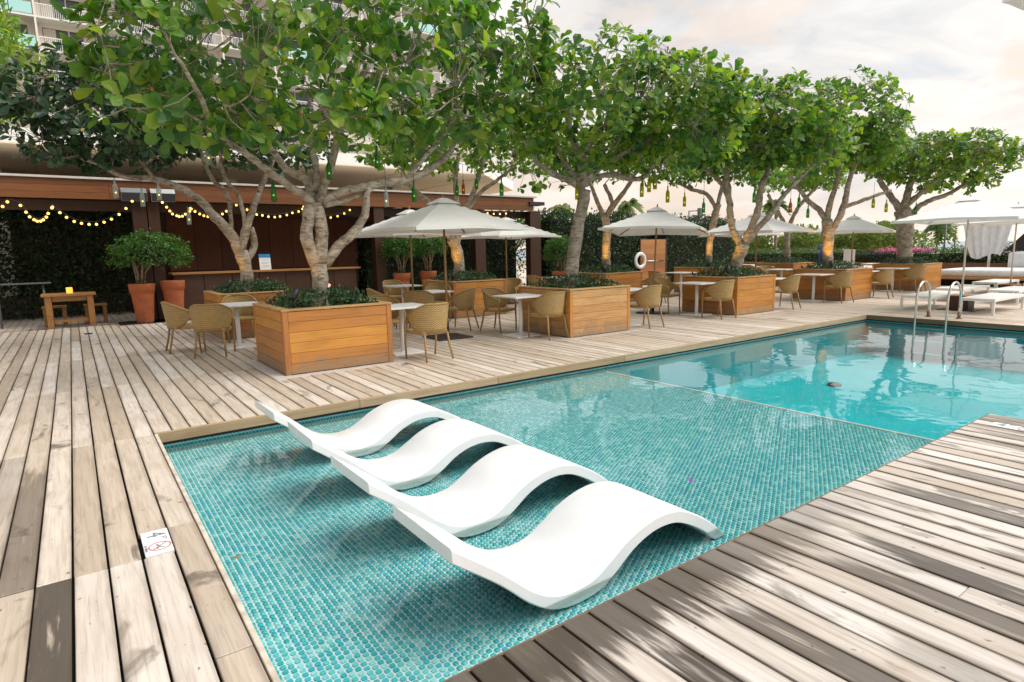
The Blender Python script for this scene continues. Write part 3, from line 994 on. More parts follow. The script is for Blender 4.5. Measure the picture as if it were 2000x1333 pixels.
def grow(name, label, base, branches, lobes, n_ros, leaf_len, mat, bark, group, cat='tree', n_parts=0, fruit=0, twig=0.0065, seed=1, n_targets=None, k=(5, 8), tpl=LEAF_BIG, gaps=0.30):
    r = np.random.default_rng(seed)
    base = np.array(base, float)
    root = thing(name, label, cat, tuple(base), group=group)
    skel = []
    for bi, br in enumerate(branches):
        sp = spline(br)
        sp[:, 3] *= 1 + 0.10 * np.sin(np.arange(len(sp)) * 1.7 + bi) * r.random() + r.normal(0, .03, len(sp))
        sp[:, :3] += r.normal(0, .006, (len(sp), 3))
        skel.append(sp)
        b = MB()
        q = sp.copy()
        if bi == 0:
            q[0, 3] *= 1.25
            q[min(1, len(q) - 1), 3] *= 1.1
        b.tube(q[:, :3] - base, list(q[:, 3]), 12 if bi < 6 else 8)
        b.build('trunk' if bi == 0 else 'limb', bark, root)
    pts = np.concatenate(skel[1:] if len(skel) > 1 else skel)
    lob = np.array(lobes)
    vol = np.cbrt(lob[:, 3] * lob[:, 4] * lob[:, 5]) ** 2
    vol = vol / vol.sum()
    hd = base.copy()
    hd[2] = 0
    hd /= np.linalg.norm(hd)
    rt = np.array([-hd[1], hd[0], 0])

    def sample(n, lo, hi, pw):
        q = r.choice(len(lob), n, p=vol)
        dv = unit(r.normal(size=(n, 3)))
        rad = lo + (hi - lo) * r.random(n) ** pw
        L = lob[q]
        off = dv * rad[:, None]
        # the lobe axes run across, along and up from the trunk's bearing
        p = L[:, :3] + off[:, 0, None] * L[:, 3, None] * rt + off[:, 1, None] * L[:, 4, None] * hd + off[:, 2, None] * L[:, 5, None] * np.array([0, 0, 1.0])
        return p, dv[:, 0, None] * rt + dv[:, 1, None] * hd + dv[:, 2, None] * np.array([0, 0, 1.0])
    nt = n_targets or max(14, n_ros // 16)
    tg, _ = sample(nt, 0.2, 0.85, 0.7)
    dist = np.array([np.min(np.linalg.norm(pts[:, :3] - t, axis=1)) for t in tg])
    tw = MB()
    new = []
    for t in tg[np.argsort(dist)]:
        al = pts if not new else np.concatenate([pts] + new)
        dd = np.linalg.norm(al[:, :3] - t, axis=1) + 0.5 * np.maximum(0, al[:, 2] - t[2] + .05)
        j = np.argmin(dd)
        a = al[j]
        ln = np.linalg.norm(t - a[:3])
        if ln < .12:
            continue
        mid = (a[:3] + t) / 2 + r.normal(0, .10 * ln, 3) - np.array([0, 0, .07 * ln])
        r0 = min(a[3] * .75, .010 + .012 * ln)
        q = spline([(*a[:3], r0), (*mid, r0 * .75), (*t, r0 * .42)], .16)
        tw.tube(q[:, :3] - base, list(q[:, 3]), 5, False)
        new.append(q)
    al = np.concatenate([pts] + new)
    C, O = sample(int(n_ros * 1.7), 0.50, 1.04, 0.55)
    f = np.sin(2.9 * C[:, 0] + seed) * np.sin(2.6 * C[:, 1] + 2 * seed) + .8 * np.sin(3.9 * C[:, 2] + .5 * seed) * np.sin(2.2 * (C[:, 0] + C[:, 1]))
    C, O = C[f > -gaps * 2.2][:n_ros], O[f > -gaps * 2.2][:n_ros]
    for i in range(0, len(C)):
        dd = np.linalg.norm(al[:, :3] - C[i], axis=1)
        j = np.argmin(dd)
        if dd[j] < .05:
            continue
        if dd[j] > .9:
            C[i] = al[j, :3] + (C[i] - al[j, :3]) * (.9 / dd[j])
        a = al[j, :3]
        mid = (a + C[i]) / 2 + r.normal(0, .06 * dd[j], 3) - np.array([0, 0, .05 * dd[j]])
        tw.tube([a - base, mid - base, C[i] - base], [twig, twig * .8, twig * .6], 3, False)
    o = tw.build('twigs', bark, root)
    o['kind'] = 'stuff'
    # whorls of leaves at the twig ends
    A = unit(O * .8 + np.array([0, 0, .55]) + r.normal(0, .35, C.shape))
    kk = r.integers(k[0], k[1], len(C))
    idx = np.repeat(np.arange(len(C)), kk)
    j = np.concatenate([np.arange(q) for q in kk])
    phi = j / np.repeat(kk, kk) * 2 * PI + r.normal(0, .3, len(idx)) + np.repeat(r.random(len(C)) * 6.28, kk)
    tilt = np.radians(r.uniform(28, 92, len(idx)))
    a = A[idx]
    u = unit(np.cross(a, r.normal(size=a.shape) * .01 + np.array([.3, .2, .9])))
    w = np.cross(a, u)
    D = a * np.cos(tilt)[:, None] + (u * np.cos(phi)[:, None] + w * np.sin(phi)[:, None]) * np.sin(tilt)[:, None]
    D[:, 2] -= .12
    D = unit(D)
    N = unit(a - D * np.sum(a * D, 1, keepdims=True) + r.normal(0, .12, a.shape))
    Pp = C[idx] + D * .012 + a * r.uniform(-.05, .04, len(idx))[:, None]
    Ln = leaf_len * r.uniform(.45, 1.14, len(idx)) * np.repeat(r.uniform(.8, 1.1, len(C)), kk)
    rn = np.clip(np.repeat(r.random(len(C)), kk) * .45 + r.random(len(idx)) * .55, 0, .999)
    yellow = r.random(len(idx)) < .035
    rn[yellow] = r.uniform(.90, .999, yellow.sum())
    part = np.zeros(len(Pp), bool)
    if n_parts:
        ok, dz = near_frame(Pp, 5)
        dirv = unit(Pp + D * Ln[:, None] * .5 - np.array(CAM_POS))
        area = Ln ** 2 / dz ** 2 * np.abs(np.sum(N * dirv, 1))
        area[~ok] = 0
        # leaves on the side turned to the camera are the ones in view
        area *= 1 + 1.5 * (np.sum(dirv * (Pp - base), 1) < -.4)
        part[np.argsort(-area)[:n_parts]] = True
        lm = bpy.data.meshes.get('leaf_' + mat)
        if lm is None:
            lm = bpy.data.meshes.new('leaf_' + mat)
            lm.from_pydata([tuple(p) for p in LEAF_BIG[0]], [], LEAF_BIG[1])
            lm.materials.append(M[mat])
        x, d, n = frames(D[part], N[part])
        for q, (p_, l_) in enumerate(zip(Pp[part] - base, Ln[part])):
            o = link('leaf', lm, root)
            m = Matrix(((x[q, 0], d[q, 0], n[q, 0], 0), (x[q, 1], d[q, 1], n[q, 1], 0), (x[q, 2], d[q, 2], n[q, 2], 0), (0, 0, 0, 1)))
            o.matrix_basis = Matrix.Translation(Vector(p_)) @ m @ Matrix.Scale(l_, 4)
    s = ~part
    me = leaves_mesh('crown', Pp[s] - base, D[s], N[s], Ln[s], mat, tpl, rn[s])
    o = link('crown', me, root)
    o['kind'] = 'stuff'
    if fruit:
        cand = np.argsort(np.linalg.norm(C - np.array(CAM_POS), axis=1))
        ok, _ = near_frame(C, -10)
        cand = [c for c in cand if ok[c]][:fruit * 6]
        fb = MB()
        fb.sphere((0, 0, 0), .028, 8, 6)
        fm, fp = fb.mesh('fruit', 'fruit'), fb.mesh('fruit', 'pod')
        for q, c in enumerate(r.choice(cand, min(fruit, len(cand)), replace=False)):
            link('fruit', fm if q % 3 else fp, root, tuple(C[c] - base + r.normal(0, .03, 3) - [0, 0, .03]))
    return root


def leaf_cloud(name, P, N, L, mat, parent=None, tpl=LEAF_MID, seed=5, loc=(0, 0, 0)):
    r = np.random.default_rng(seed)
    D = unit(r.normal(size=P.shape) + np.array([0, 0, .35]) + N * .5)
    Nn = unit(N + r.normal(0, .6, P.shape))
    me = leaves_mesh(name, P, D, Nn, L * r.uniform(.6, 1.2, len(P)), mat, tpl, r.random(len(P)))
    o = link(name, me, parent, loc)
    o['kind'] = 'stuff'
    return o


def hedge(name, label, x0, x1, y0, y1, z0, z1, n, leaf, mat, sides='xXyYt', seed=3, cat='hedge', rough=.10, core=True, extra=None):
    """clipped hedge: a dark light-blocking core under leaves that stand out unevenly"""
    r = np.random.default_rng(seed)
    root = thing(name, label, cat, ((x0 + x1) / 2, (y0 + y1) / 2, z0))
    o = np.array([(x0 + x1) / 2, (y0 + y1) / 2, z0])
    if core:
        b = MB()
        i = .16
        b.cbox(x0 + i - o[0], x1 - i - o[0], y0 + i - o[1], y1 - i - o[1], 0, z1 - z0 - i, .05)  # dark box added to block light, in place of the inner twigs
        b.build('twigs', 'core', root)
    ar = {'x': (y1 - y0) * (z1 - z0), 'X': (y1 - y0) * (z1 - z0), 'y': (x1 - x0) * (z1 - z0), 'Y': (x1 - x0) * (z1 - z0), 't': (x1 - x0) * (y1 - y0)}
    tot = sum(ar[s] for s in sides)
    PP, NN = [], []
    for s in sides:
        m = int(n * ar[s] / tot)
        a, c, e = r.random(m), r.random(m), r.normal(0, rough, m) - .03
        X, Y, Z = x0 + (x1 - x0) * a, y0 + (y1 - y0) * c, z0 + (z1 - z0) * c
        if s in 'xX':
            Y = y0 + (y1 - y0) * a
            PP.append(np.stack([(x0 - e) if s == 'x' else (x1 + e), Y, Z], 1))
            NN.append(np.tile([-1.0 if s == 'x' else 1.0, 0, .3], (m, 1)))
        elif s in 'yY':
            PP.append(np.stack([X, (y0 - e) if s == 'y' else (y1 + e), Z], 1))
            NN.append(np.tile([0, -1.0 if s == 'y' else 1.0, .3], (m, 1)))
        else:
            hump = .07 * np.sin(X * 2.1 + seed) * np.sin(Y * 1.7) + .05 * np.sin(X * 5.3)
            PP.append(np.stack([X, Y, z1 + e + hump], 1))
            NN.append(np.tile([0, 0, 1.0], (m, 1)))
    P, N = np.concatenate(PP) - o, np.concatenate(NN)
    leaf_cloud('foliage', P, N, np.full(len(P), leaf), mat, root, seed=seed)
    if extra:
        m2, n2, l2, hgt = extra
        P2 = np.stack([r.uniform(x0, x1, n2), r.uniform(y0, y1, n2), z1 - z0 + o[2] * 0 + r.normal(hgt, .08, n2)], 1)
        cl = np.sin(P2[:, 1] * 1.1) + .6 * np.sin(P2[:, 1] * 2.7 + 1) > -.2
        P2 = P2[cl]
        P2[:, 0] -= o[0]
        P2[:, 1] -= o[1]
        leaf_cloud('blossom', P2, np.tile([-.5, -.3, 1.0], (len(P2), 1)), np.full(len(P2), l2), m2, root, seed=seed + 1)
    return root


def ground_cover_mesh(w, d, seed, n=1500):
    r = np.random.default_rng(seed)
    P = np.stack([r.uniform(.13, w - .13, n), r.uniform(.13, d - .13, n), np.zeros(n)], 1)
    ex = np.minimum(np.minimum(P[:, 0], w - P[:, 0]), np.minimum(P[:, 1], d - P[:, 1]))
    top = .07 + .20 * np.clip((ex - .08) / .25, 0, 1) + .03 * np.sin(P[:, 0] * 9 + seed) * np.sin(P[:, 1] * 8)
    P[:, 2] = .765 + top * r.random(n) ** .45
    N = np.tile([0, 0, 1.0], (n, 1)) + r.normal(0, .7, (n, 3))
    D = unit(r.normal(size=P.shape) + np.array([0, 0, .6]))
    return leaves_mesh('ground_cover', P, D, unit(N), .062 * r.uniform(.6, 1.3, n), 'leafcover', LEAF_MID, r.random(n))


def make_planter(w=1.5, d=1.5):
    h = .855
    root = thing('planter_box', 'orange wood planter box', 'planter')
    rows = 6
    zs = np.linspace(.012, .826, rows + 1)
    lx, ly = w - .15, d - .15
    pa = MB()
    pa.cbox(-lx / 2, lx / 2, 0, .022, 0, zs[1] - zs[0] - .005, .003)
    ma = pa.mesh('plank', 'planter')
    pb = MB()
    pb.cbox(-ly / 2, ly / 2, 0, .022, 0, zs[1] - zs[0] - .005, .003)
    mb = pb.mesh('plank', 'planter')
    for z in zs[:-1]:
        link('plank', ma, root, (w / 2, .006, z))
        link('plank', ma, root, (w / 2, d - .006, z), PI)
        link('plank', mb, root, (.006, d / 2, z), -PI / 2)
        link('plank', mb, root, (w - .006, d / 2, z), PI / 2)
    c = MB()
    c.cbox(-.0365, .0365, -.0365, .0365, 0, .828, .004)
    mc = c.mesh('corner_post', 'planter_v')
    for x in (.0365, w - .0365):
        for y in (.0365, d - .0365):
            link('corner_post', mc, root, (x, y, 0.002))
    rw = .125
    for (x0, x1, y0, y1) in ((-.008, w + .008, -.008, rw), (-.008, w + .008, d - rw, d + .008), (-.008, rw, rw + .002, d - rw - .002), (w - rw, w + .008, rw + .002, d - rw - .002)):
        b = MB()
        b.cbox(x0, x1, y0, y1, .830, h, .004)
        b.build('rim_board', 'rim', root)
    b = MB()
    b.box(.034, w - .034, .034, d - .034, .004, .765)
    b.build('soil', 'soil', root)
    me = ground_cover_mesh(w, d, 4)
    o = link('ground_cover', me, root)
    o['kind'] = 'stuff'
    return root


def make_spotlight(lens='lensyellow'):
    """black can on a stake, tilted up; local +Y is where it points"""
    root = thing('garden_spotlight', 'spotlight', 'spotlight')
    b = MB()
    b.tube([(0, 0, -.16), (0, 0, .0)], .011, 6)
    b.build('stake', 'black', root)
    dirv = Vector((0, .62, .78)).normalized()
    b = MB()
    a = Vector((0, -.03, .0))
    b.tube([a, a + dirv * .01, a + dirv * .12, a + dirv * .16], [.02, .045, .048, .055], 14)
    b.build('housing', 'black', root)
    b = MB()
    c = a + dirv * .162
    b.tube([c, c + dirv * .004], [.047, .044], 14)
    b.build('lens', lens, root)
    return root, c, dirv


def make_chair():
    root = thing('wicker_chair', 'woven wicker barrel chair', 'chair')
    # local: front is -Y, back is +Y
    n, m = 37, 7
    th = [math.radians(-128 + 256 * i / (n - 1)) for i in range(n)]
    ztop = lambda t: .815 - .19 * min(1, max(0, (abs(t) - .55) / 1.45)) ** 1.2
    zbot = lambda t: .405 + .165 * min(1, max(0, (abs(t) - 1.05) / .75)) ** 1.5
    def at(t, z, o=0.0):
        fl = (z - .40) / .42
        rx = .255 + .045 * fl + o
        ry = .245 + .055 * fl + o
        y = ry * math.cos(t)
        if abs(t) > PI / 2:
            y *= 1.15
        return (rx * math.sin(t), y + .0, z)
    b = MB()
    b.uv = []
    for o in (.011, -.011):
        for i, t in enumerate(th):
            for j in range(m):
                z = zbot(t) + (ztop(t) - zbot(t)) * j / (m - 1)
                b.v.append(at(t, z, o))
                b.uv.append((t * .3, z))
    for s in range(2):
        for i in range(n - 1):
            for j in range(m - 1):
                q = s * n * m + i * m + j
                f = (q, q + m, q + m + 1, q + 1)
                b.face(f if s == 0 else f[::-1], True)
    for i in range(n - 1):
        b.face((i * m, n * m + i * m, n * m + (i + 1) * m, (i + 1) * m))
    b.build('backrest', 'wicker', root)
    b = MB()
    fr = [at(t, ztop(t)) for t in th]
    f0 = [(-.245, -.215, .0), (-.262, -.205, .30), (-.262, -.205, .50)]
    b.tube(fr, .019, 7)
    b.build('rim', 'cane', root)
    b = MB()
    b.tube([at(t, zbot(t)) for t in th[6:-6]], .013, 6)
    b.build('lower_rail', 'cane', root)
    b = MB()
    b.uv = []
    prof = [(-.235, -.225), (.235, -.225), (.262, -.10), (.255, .06), (.20, .19), (0, .245), (-.20, .19), (-.255, .06), (-.262, -.10)]
    for z, k in ((.385, .97), (.395, 1.0), (.425, 1.0), (.438, .955)):
        for x, y in prof:
            b.v.append((x * k, y * k, z))
            b.uv.append((x * k, y * k + z))
    q = len(prof)
    for s in range(3):
        for i in range(q):
            j = (i + 1) % q
            b.face((s * q + i, s * q + j, (s + 1) * q + j, (s + 1) * q + i))
    b.face([3 * q + i for i in range(q)])
    b.face([q - 1 - i for i in range(q)])
    b.build('seat', 'wicker', root)
    for sx in (-1, 1):
        b = MB()
        e = at(th[0] if sx < 0 else th[-1], ztop(th[0]))
        b.tube([(sx * .248, -.235, .0), (sx * .262, -.225, .20), (sx * .268, -.215, .40), (sx * .262, -.215, .55), (e[0], e[1], e[2])], [.014, .016, .018, .018, .018], 7)
        b.build('leg', 'cane', root)
        b = MB()
        b.tube([(sx * .225, .285, .0), (sx * .205, .235, .20), (sx * .19, .20, .40)], [.014, .017, .019], 7)
        b.build('leg', 'cane', root)
    return root


def make_table(w=.74):
    root = thing('cafe_table', 'white square pedestal table', 'table')
    h = w / 2
    b = MB()
    b.cbox(-h, h, -h, h, .712, .737, .004)
    b.build('table_top', 'white', root)
    b = MB()
    b.tube([(0, 0, .022), (0, 0, .70)], .037, 16)
    b.build('pedestal', 'white', root)
    b = MB()
    b.box(-.17, .17, -.03, .03, .698, .712)
    b.box(-.03, .03, -.17, -.032, .698, .712)
    b.box(-.03, .03, .032, .17, .698, .712)
    b.build('bracket', 'white', root)
    b = MB()
    b.cbox(-.25, .25, -.25, .25, 0.0, .022, .004)
    b.build('base_plate', 'white', root)
    return root


def make_umbrella(h=1.12, edge=1.96, apex=2.44, pole='pole', base=True):
    root = thing('patio_umbrella', 'white square parasol', 'umbrella')
    n = 16
    def Z(x, y):
        r_ = max(abs(x), abs(y)) / h
        mn = min(abs(x), abs(y)) / max(h * r_, 1e-6)
        z = edge + (apex - edge) * (1 - r_) + .004 * math.sin(PI * r_)
        # fabric dips between the eight ribs and the corners hang lowest
        z -= (.035 * mn * mn) * r_
        z -= .008 * r_ * math.sin(PI * mn) ** 2
        return z
    b = MB()
    for i in range(n + 1):
        for j in range(n + 1):
            x, y = -h + 2 * h * i / n, -h + 2 * h * j / n
            b.v.append((x, y, Z(x, y)))
    for i in range(n):
        for j in range(n):
            q = i * (n + 1) + j
            b.face((q, q + n + 1, q + n + 2, q + 1), False)
    # short valance folded down at the hem
    ring = [(i, 0) for i in range(n)] + [(n, j) for j in range(n)] + [(n - i, n) for i in range(n)] + [(0, n - j) for j in range(n)]
    s = len(b.v)
    for i, j in ring:
        p = b.v[i * (n + 1) + j]
        b.v.append((p[0] * .998, p[1] * .998, p[2] - .05))
    for q in range(len(ring)):
        q2 = (q + 1) % len(ring)
        a, c = ring[q], ring[q2]
        b.face((a[0] * (n + 1) + a[1], c[0] * (n + 1) + c[1], s + q2, s + q))
    b.build('canopy', 'canvas', root)
    b = MB()
    k = h * .20
    for x, y in ((-k, -k), (k, -k), (k, k), (-k, k)):
        b.v.append((x, y, Z(x, y) + .035))
    for x, y in ((-.05, -.05), (.05, -.05), (.05, .05), (-.05, .05)):
        b.v.append((x, y, apex + .035))
    for i in range(4):
        j = (i + 1) % 4
        b.face((i, j, 4 + j, 4 + i))
    b.face((4, 5, 6, 7))
    b.build('vent_cap', 'canvas', root)
    for q in range(8):
        t = q * PI / 4
        f = h * .985 * (1.414 if q % 2 else 1.0)
        b = MB()
        p0 = Vector((math.cos(t) * .04, math.sin(t) * .04, apex - .06))
        x, y = math.cos(t) * f, math.sin(t) * f
        p1 = Vector((x, y, Z(max(-h, min(h, x)), max(-h, min(h, y))) - .02))
        b.bar(p0, p1, .016, .022)
        b.build('rib', pole, root)
    b = MB()
    b.tube([(0, 0, .05), (0, 0, apex + .03)], .021, 10)
    b.build('pole', pole, root)
    b = MB()
    b.tube([(0, 0, apex + .03), (0, 0, apex + .05), (0, 0, apex + .11)], [.018, .022, .008], 8)
    b.build('finial', pole, root)
    if base:
        b = MB()
        b.cbox(-.34, .34, -.34, .34, 0, .022, .004)
        b.build('base_plate', 'black', root)
        b = MB()
        b.tube([(0, 0, .022), (0, 0, .30)], .032, 12)
        b.build('base_tube', 'black', root)
    return root


def make_sunbed():
    root = thing('sunbed', 'low white sling sunbed', 'sunbed')
    L, W, H_ = 1.95, .62, .34
    b = MB()
    b.cbox(0.05, L - .05, .045, W - .045, H_ - .018, H_ - .004, .004)
    b.build('sling', 'bed', root)
    for y0, y1 in ((0, .043), (W - .043, W)):
        b = MB()
        b.cbox(0, L, y0, y1, H_ - .06, H_, .004)
        b.build('side_rail', 'white', root)
    for x0 in (0.001, L - .046):
        b = MB()
        b.cbox(x0, x0 + .045, .045, W - .045, H_ - .058, H_ - .002, .004)
        b.build('end_rail', 'white', root)
    for x in (0.0, L - .05):
        for y in (0.0, W - .05):
            b = MB()
            b.cbox(x + .002, x + .048, y + .002, y + .048, 0, H_ - .061, .003)
            b.build('leg', 'white', root)
    return root


def make_bottle(glass):
    root = thing('hanging_bottle', 'bottle', 'bottle')
    b = MB()
    b.lathe([(.001, 0), (.034, .002), (.037, .015), (.037, .17), (.032, .20), (.014, .235), (.013, .29), (.015, .295), (.015, .305)], 10, smooth=True)
    b.build('glass', glass, root)
    b = MB()
    b.tube([(0, 0, .30), (0, 0, .62)], .004, 4)
    b.build('cord', 'black', root)
    b = MB()
    b.sphere((0, 0, .09), .013, 6, 5)
    b.build('bulb', 'dot', root)
    return root


def make_pot(r_top=.36, h=.92):
    b = MB()
    k = r_top
    b.lathe([(k * .62, 0), (k * .64, .02), (k * .86, h * .76), (k * .87, h * .765), (k * .93, h * .77), (k * 1.0, h * .985), (k * 1.0, h), (k * .9, h), (k * .86, h * .9), (k * .84, h * .88)], 28, cap=True)
    return b


# ------------------------------------------------------------------ buildings
def pergola():
    root = thing('pergola', 'long dark wood pergola with fascia boards and strings of bulbs, left of the trees', 'pergola', (0, 17.3, 0))
    y = 0.0
    posts = [(1.32, 1.62), (1.64, 1.89), (7.48, 7.81), (11.05, 11.46), (13.38, 13.86), (-4.6, -4.3)]
    for a, c in posts:
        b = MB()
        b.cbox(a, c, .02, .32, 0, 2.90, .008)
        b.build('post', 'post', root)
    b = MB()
    b.cbox(13.28, 13.96, -.10, .42, 3.10, 3.22, .01)
    b.build('post_cap', 'black', root)
    # beam face of three long boards, in lengths
    zs = [2.905, 3.055, 3.205, 3.35]
    xs = [-8, -3.6, .9, 5.4, 9.6, 13.5]
    for a, c in zip(xs[:-1], xs[1:]):
        for z0, z1 in zip(zs[:-1], zs[1:]):
            b = MB()
            b.cbox(a + .002, c - .002, -.04, -.005, z0 + .002, z1 - .002, .003)
            b.build('fascia_board', 'beam', root)
    b = MB()
    b.box(-8, 13.5, 0.0, .12, 2.91, 3.34)
    b.box(-8, 13.5, .34, .46, 2.66, 2.90)
    b.build('beam', 'post', root)
    b = MB()
    b.box(-8, 13.6, -.10, 4.2, 3.352, 3.40)
    b.build('roof_deck', 'roofpale', root)  # slab made solid to darken below, pale to bounce light onto the soffit
    for k in range(24):
        x = -7.6 + k * .9
        b = MB()
        b.box(x, x + .07, .47, 4.1, 3.12, 3.35)
        b.build('rafter', 'darkwood', root)
    b = MB()
    b.box(-8, 13.4, 3.6, 3.72, 0.0, .55)
    b.build('kerb_board', 'darkwood', root)


def bar():
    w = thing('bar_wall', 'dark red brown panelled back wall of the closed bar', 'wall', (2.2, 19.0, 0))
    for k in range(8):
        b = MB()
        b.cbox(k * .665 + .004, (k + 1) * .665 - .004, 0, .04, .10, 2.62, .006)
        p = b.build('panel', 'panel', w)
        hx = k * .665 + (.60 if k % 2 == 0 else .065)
        b = MB()
        b.cbox(hx - .016, hx + .016, -.012, -.001, 1.42, 1.60, .003)
        b.build('handle', 'black', p)
    b = MB()
    b.box(0, 5.32, .045, .2, 0, 2.9)
    b.build('backing', 'darkwood', w)
    b = MB()
    b.box(0, 5.32, -.08, -.015, 1.16, 1.19)
    b.build('ledge', 'panel', w)
    c = thing('bar_counter', 'long dark wooden bar counter under the pergola', 'counter', (2.05, 17.72, 0))
    b = MB()
    b.cbox(0, 5.05, -.10, .62, 1.09, 1.14, .008)
    b.build('counter_top', 'bench', c)
    for k in range(7):
        b = MB()
        b.cbox(.05 + k * .70, .74 + k * .70, 0, .04, .06, 1.085, .006)
        b.build('front_panel', 'darkwood', c)
    b = MB()
    b.box(.03, 5.0, .045, .60, 0, 1.08)
    b.build('carcass', 'gap', c)
    s = thing('bar_sign', 'white notice with a blue header standing on the bar counter', 'sign', (4.38, 17.73, 1.142), 0)
    b = MB()
    b.prism([(-.15, 0, 0), (.15, 0, 0), (.15, .06, .42), (-.15, .06, .42)], (0, .012, 0))
    b.build('board', 'paper', s)
    b = MB()
    b.prism([(-.155, .0445, .335), (.155, .0445, .335), (.155, .058, .43), (-.155, .058, .43)], (0, -.006, 0))
    b.build('header', 'printblue', s)
    b = MB()
    for k, (a, e, z) in enumerate(((-.10, .10, .27), (-.09, .10, .19), (-.10, .06, .17), (-.10, .11, .10), (-.10, .09, .075))):
        q = .06 * z / .42 - .003
        b.poly([(a, q, z), (e, q, z), (e, q + .0017, z + .012), (a, q + .0017, z + .012)])
    b.build('small_print', 'printpale', s)


def pavilion():
    p = thing('pavilion', 'flat roofed pavilion with a wide tan soffit behind the pergola', 'building', (0, 20, 0))
    pts = [(-16, .2, 4.46), (13.4, .2, 4.46), (18.2, 4.9, 4.46), (18.2, 8.0, 4.46), (-16, 8.0, 4.46)]
    b = MB()
    b.prism(pts, (0, 0, .03))
    b.build('soffit', 'soffit', p)
    b = MB()
    b.prism([(x, yy, 4.492) for x, yy, _ in pts], (0, 0, .38))
    b.build('roof', 'fascia', p)
    for k in range(9):
        x = -15 + 3.6 * k
        b = MB()
        b.box(x, x + .02, .3, 7.9, 4.449, 4.459)
        b.build('soffit_joint', 'trim', p)
    b = MB()
    b.box(-16, 18.1, 8.002, 8.3, 0, 4.9)
    b.build('wall', 'darkwood', p)
    for x in (-9, -2, 5, 12):
        b = MB()
        b.cbox(x, x + .5, 5.6, 6.1, 0, 4.455, .02)
        b.build('column', 'fascia', p)


def tower():
    t = thing('hotel_tower', 'pale high-rise hotel with balconies and aqua panels behind the trees', 'building', (0, 72, 0))
    x0, x1 = -16.0, 50.0
    zf = [3.5 + 2.83 * k for k in range(16)]
    b = MB()
    b.box(x0, x1, 1.6, 14, -3.2, zf[-1])
    b.build('wall', 'towerwall', t)
    bay = 5.2
    n = int((x1 - x0) / bay)
    mt = {}
    def shared(key, make, mats):
        if key not in mt:
            mb = MB()
            make(mb)
            mt[key] = mb.mesh(key, mats)
        return mt[key]
    for k, z in enumerate(zf[:-1]):
        vis = 5 <= k <= 13
        b = MB()
        b.box(x0, x1, 0, 1.6, z - .16, z)
        b.build('balcony_slab', 'fascia', t)
        if not vis:
            continue
        for q in range(n):
            x = x0 + q * bay
            def win(mb):
                mb.box(.5, 2.45, -.03, .02, .05, 2.3)
                mb.box(2.55, 4.6, -.03, .02, .05, 2.3)
            w_ = link('window', shared('window', win, 'darkglass'), t, (x, 1.6, z))
            def cur(mb):
                mb.box(.0, .95, -.05, -.035, .08, 2.25)
            if (q * 7 + k * 3) % 4:
                link('curtain', shared('curtain', cur, 'curtain'), w_, (.55, 0, 0))
                link('curtain', shared('curtain', cur, 'curtain'), w_, (3.6, 0, 0))
            def part(mb):
                mb.box(0, .16, 0, 1.59, 0, 2.66)
            link('partition', shared('partition', part, 'towerwall'), t, (x, 0.002, z + .002))
            def rail(mb):
                mb.box(.17, bay - .01, .0, .05, 1.02, 1.08)
                for s in range(34):
                    xx = .2 + s * .147
                    mb.box(xx, xx + .035, .01, .04, 0, 1.02)
            def aq(mb):
                for s in range(3):
                    mb.box(.2 + s * 1.66, 1.80 + s * 1.66, .0, .04, .06, 1.06)
            if (q == 2 and k in (6, 7, 9)) or (q > 5 and (q * 5 + k * 3) % 7 == 0):
                link('balcony_panel', shared('balcony_panel', aq, 'aqua'), t, (x, 0, z))
            else:
                link('railing', shared('railing', rail, 'towerwhite'), t, (x, 0, z))


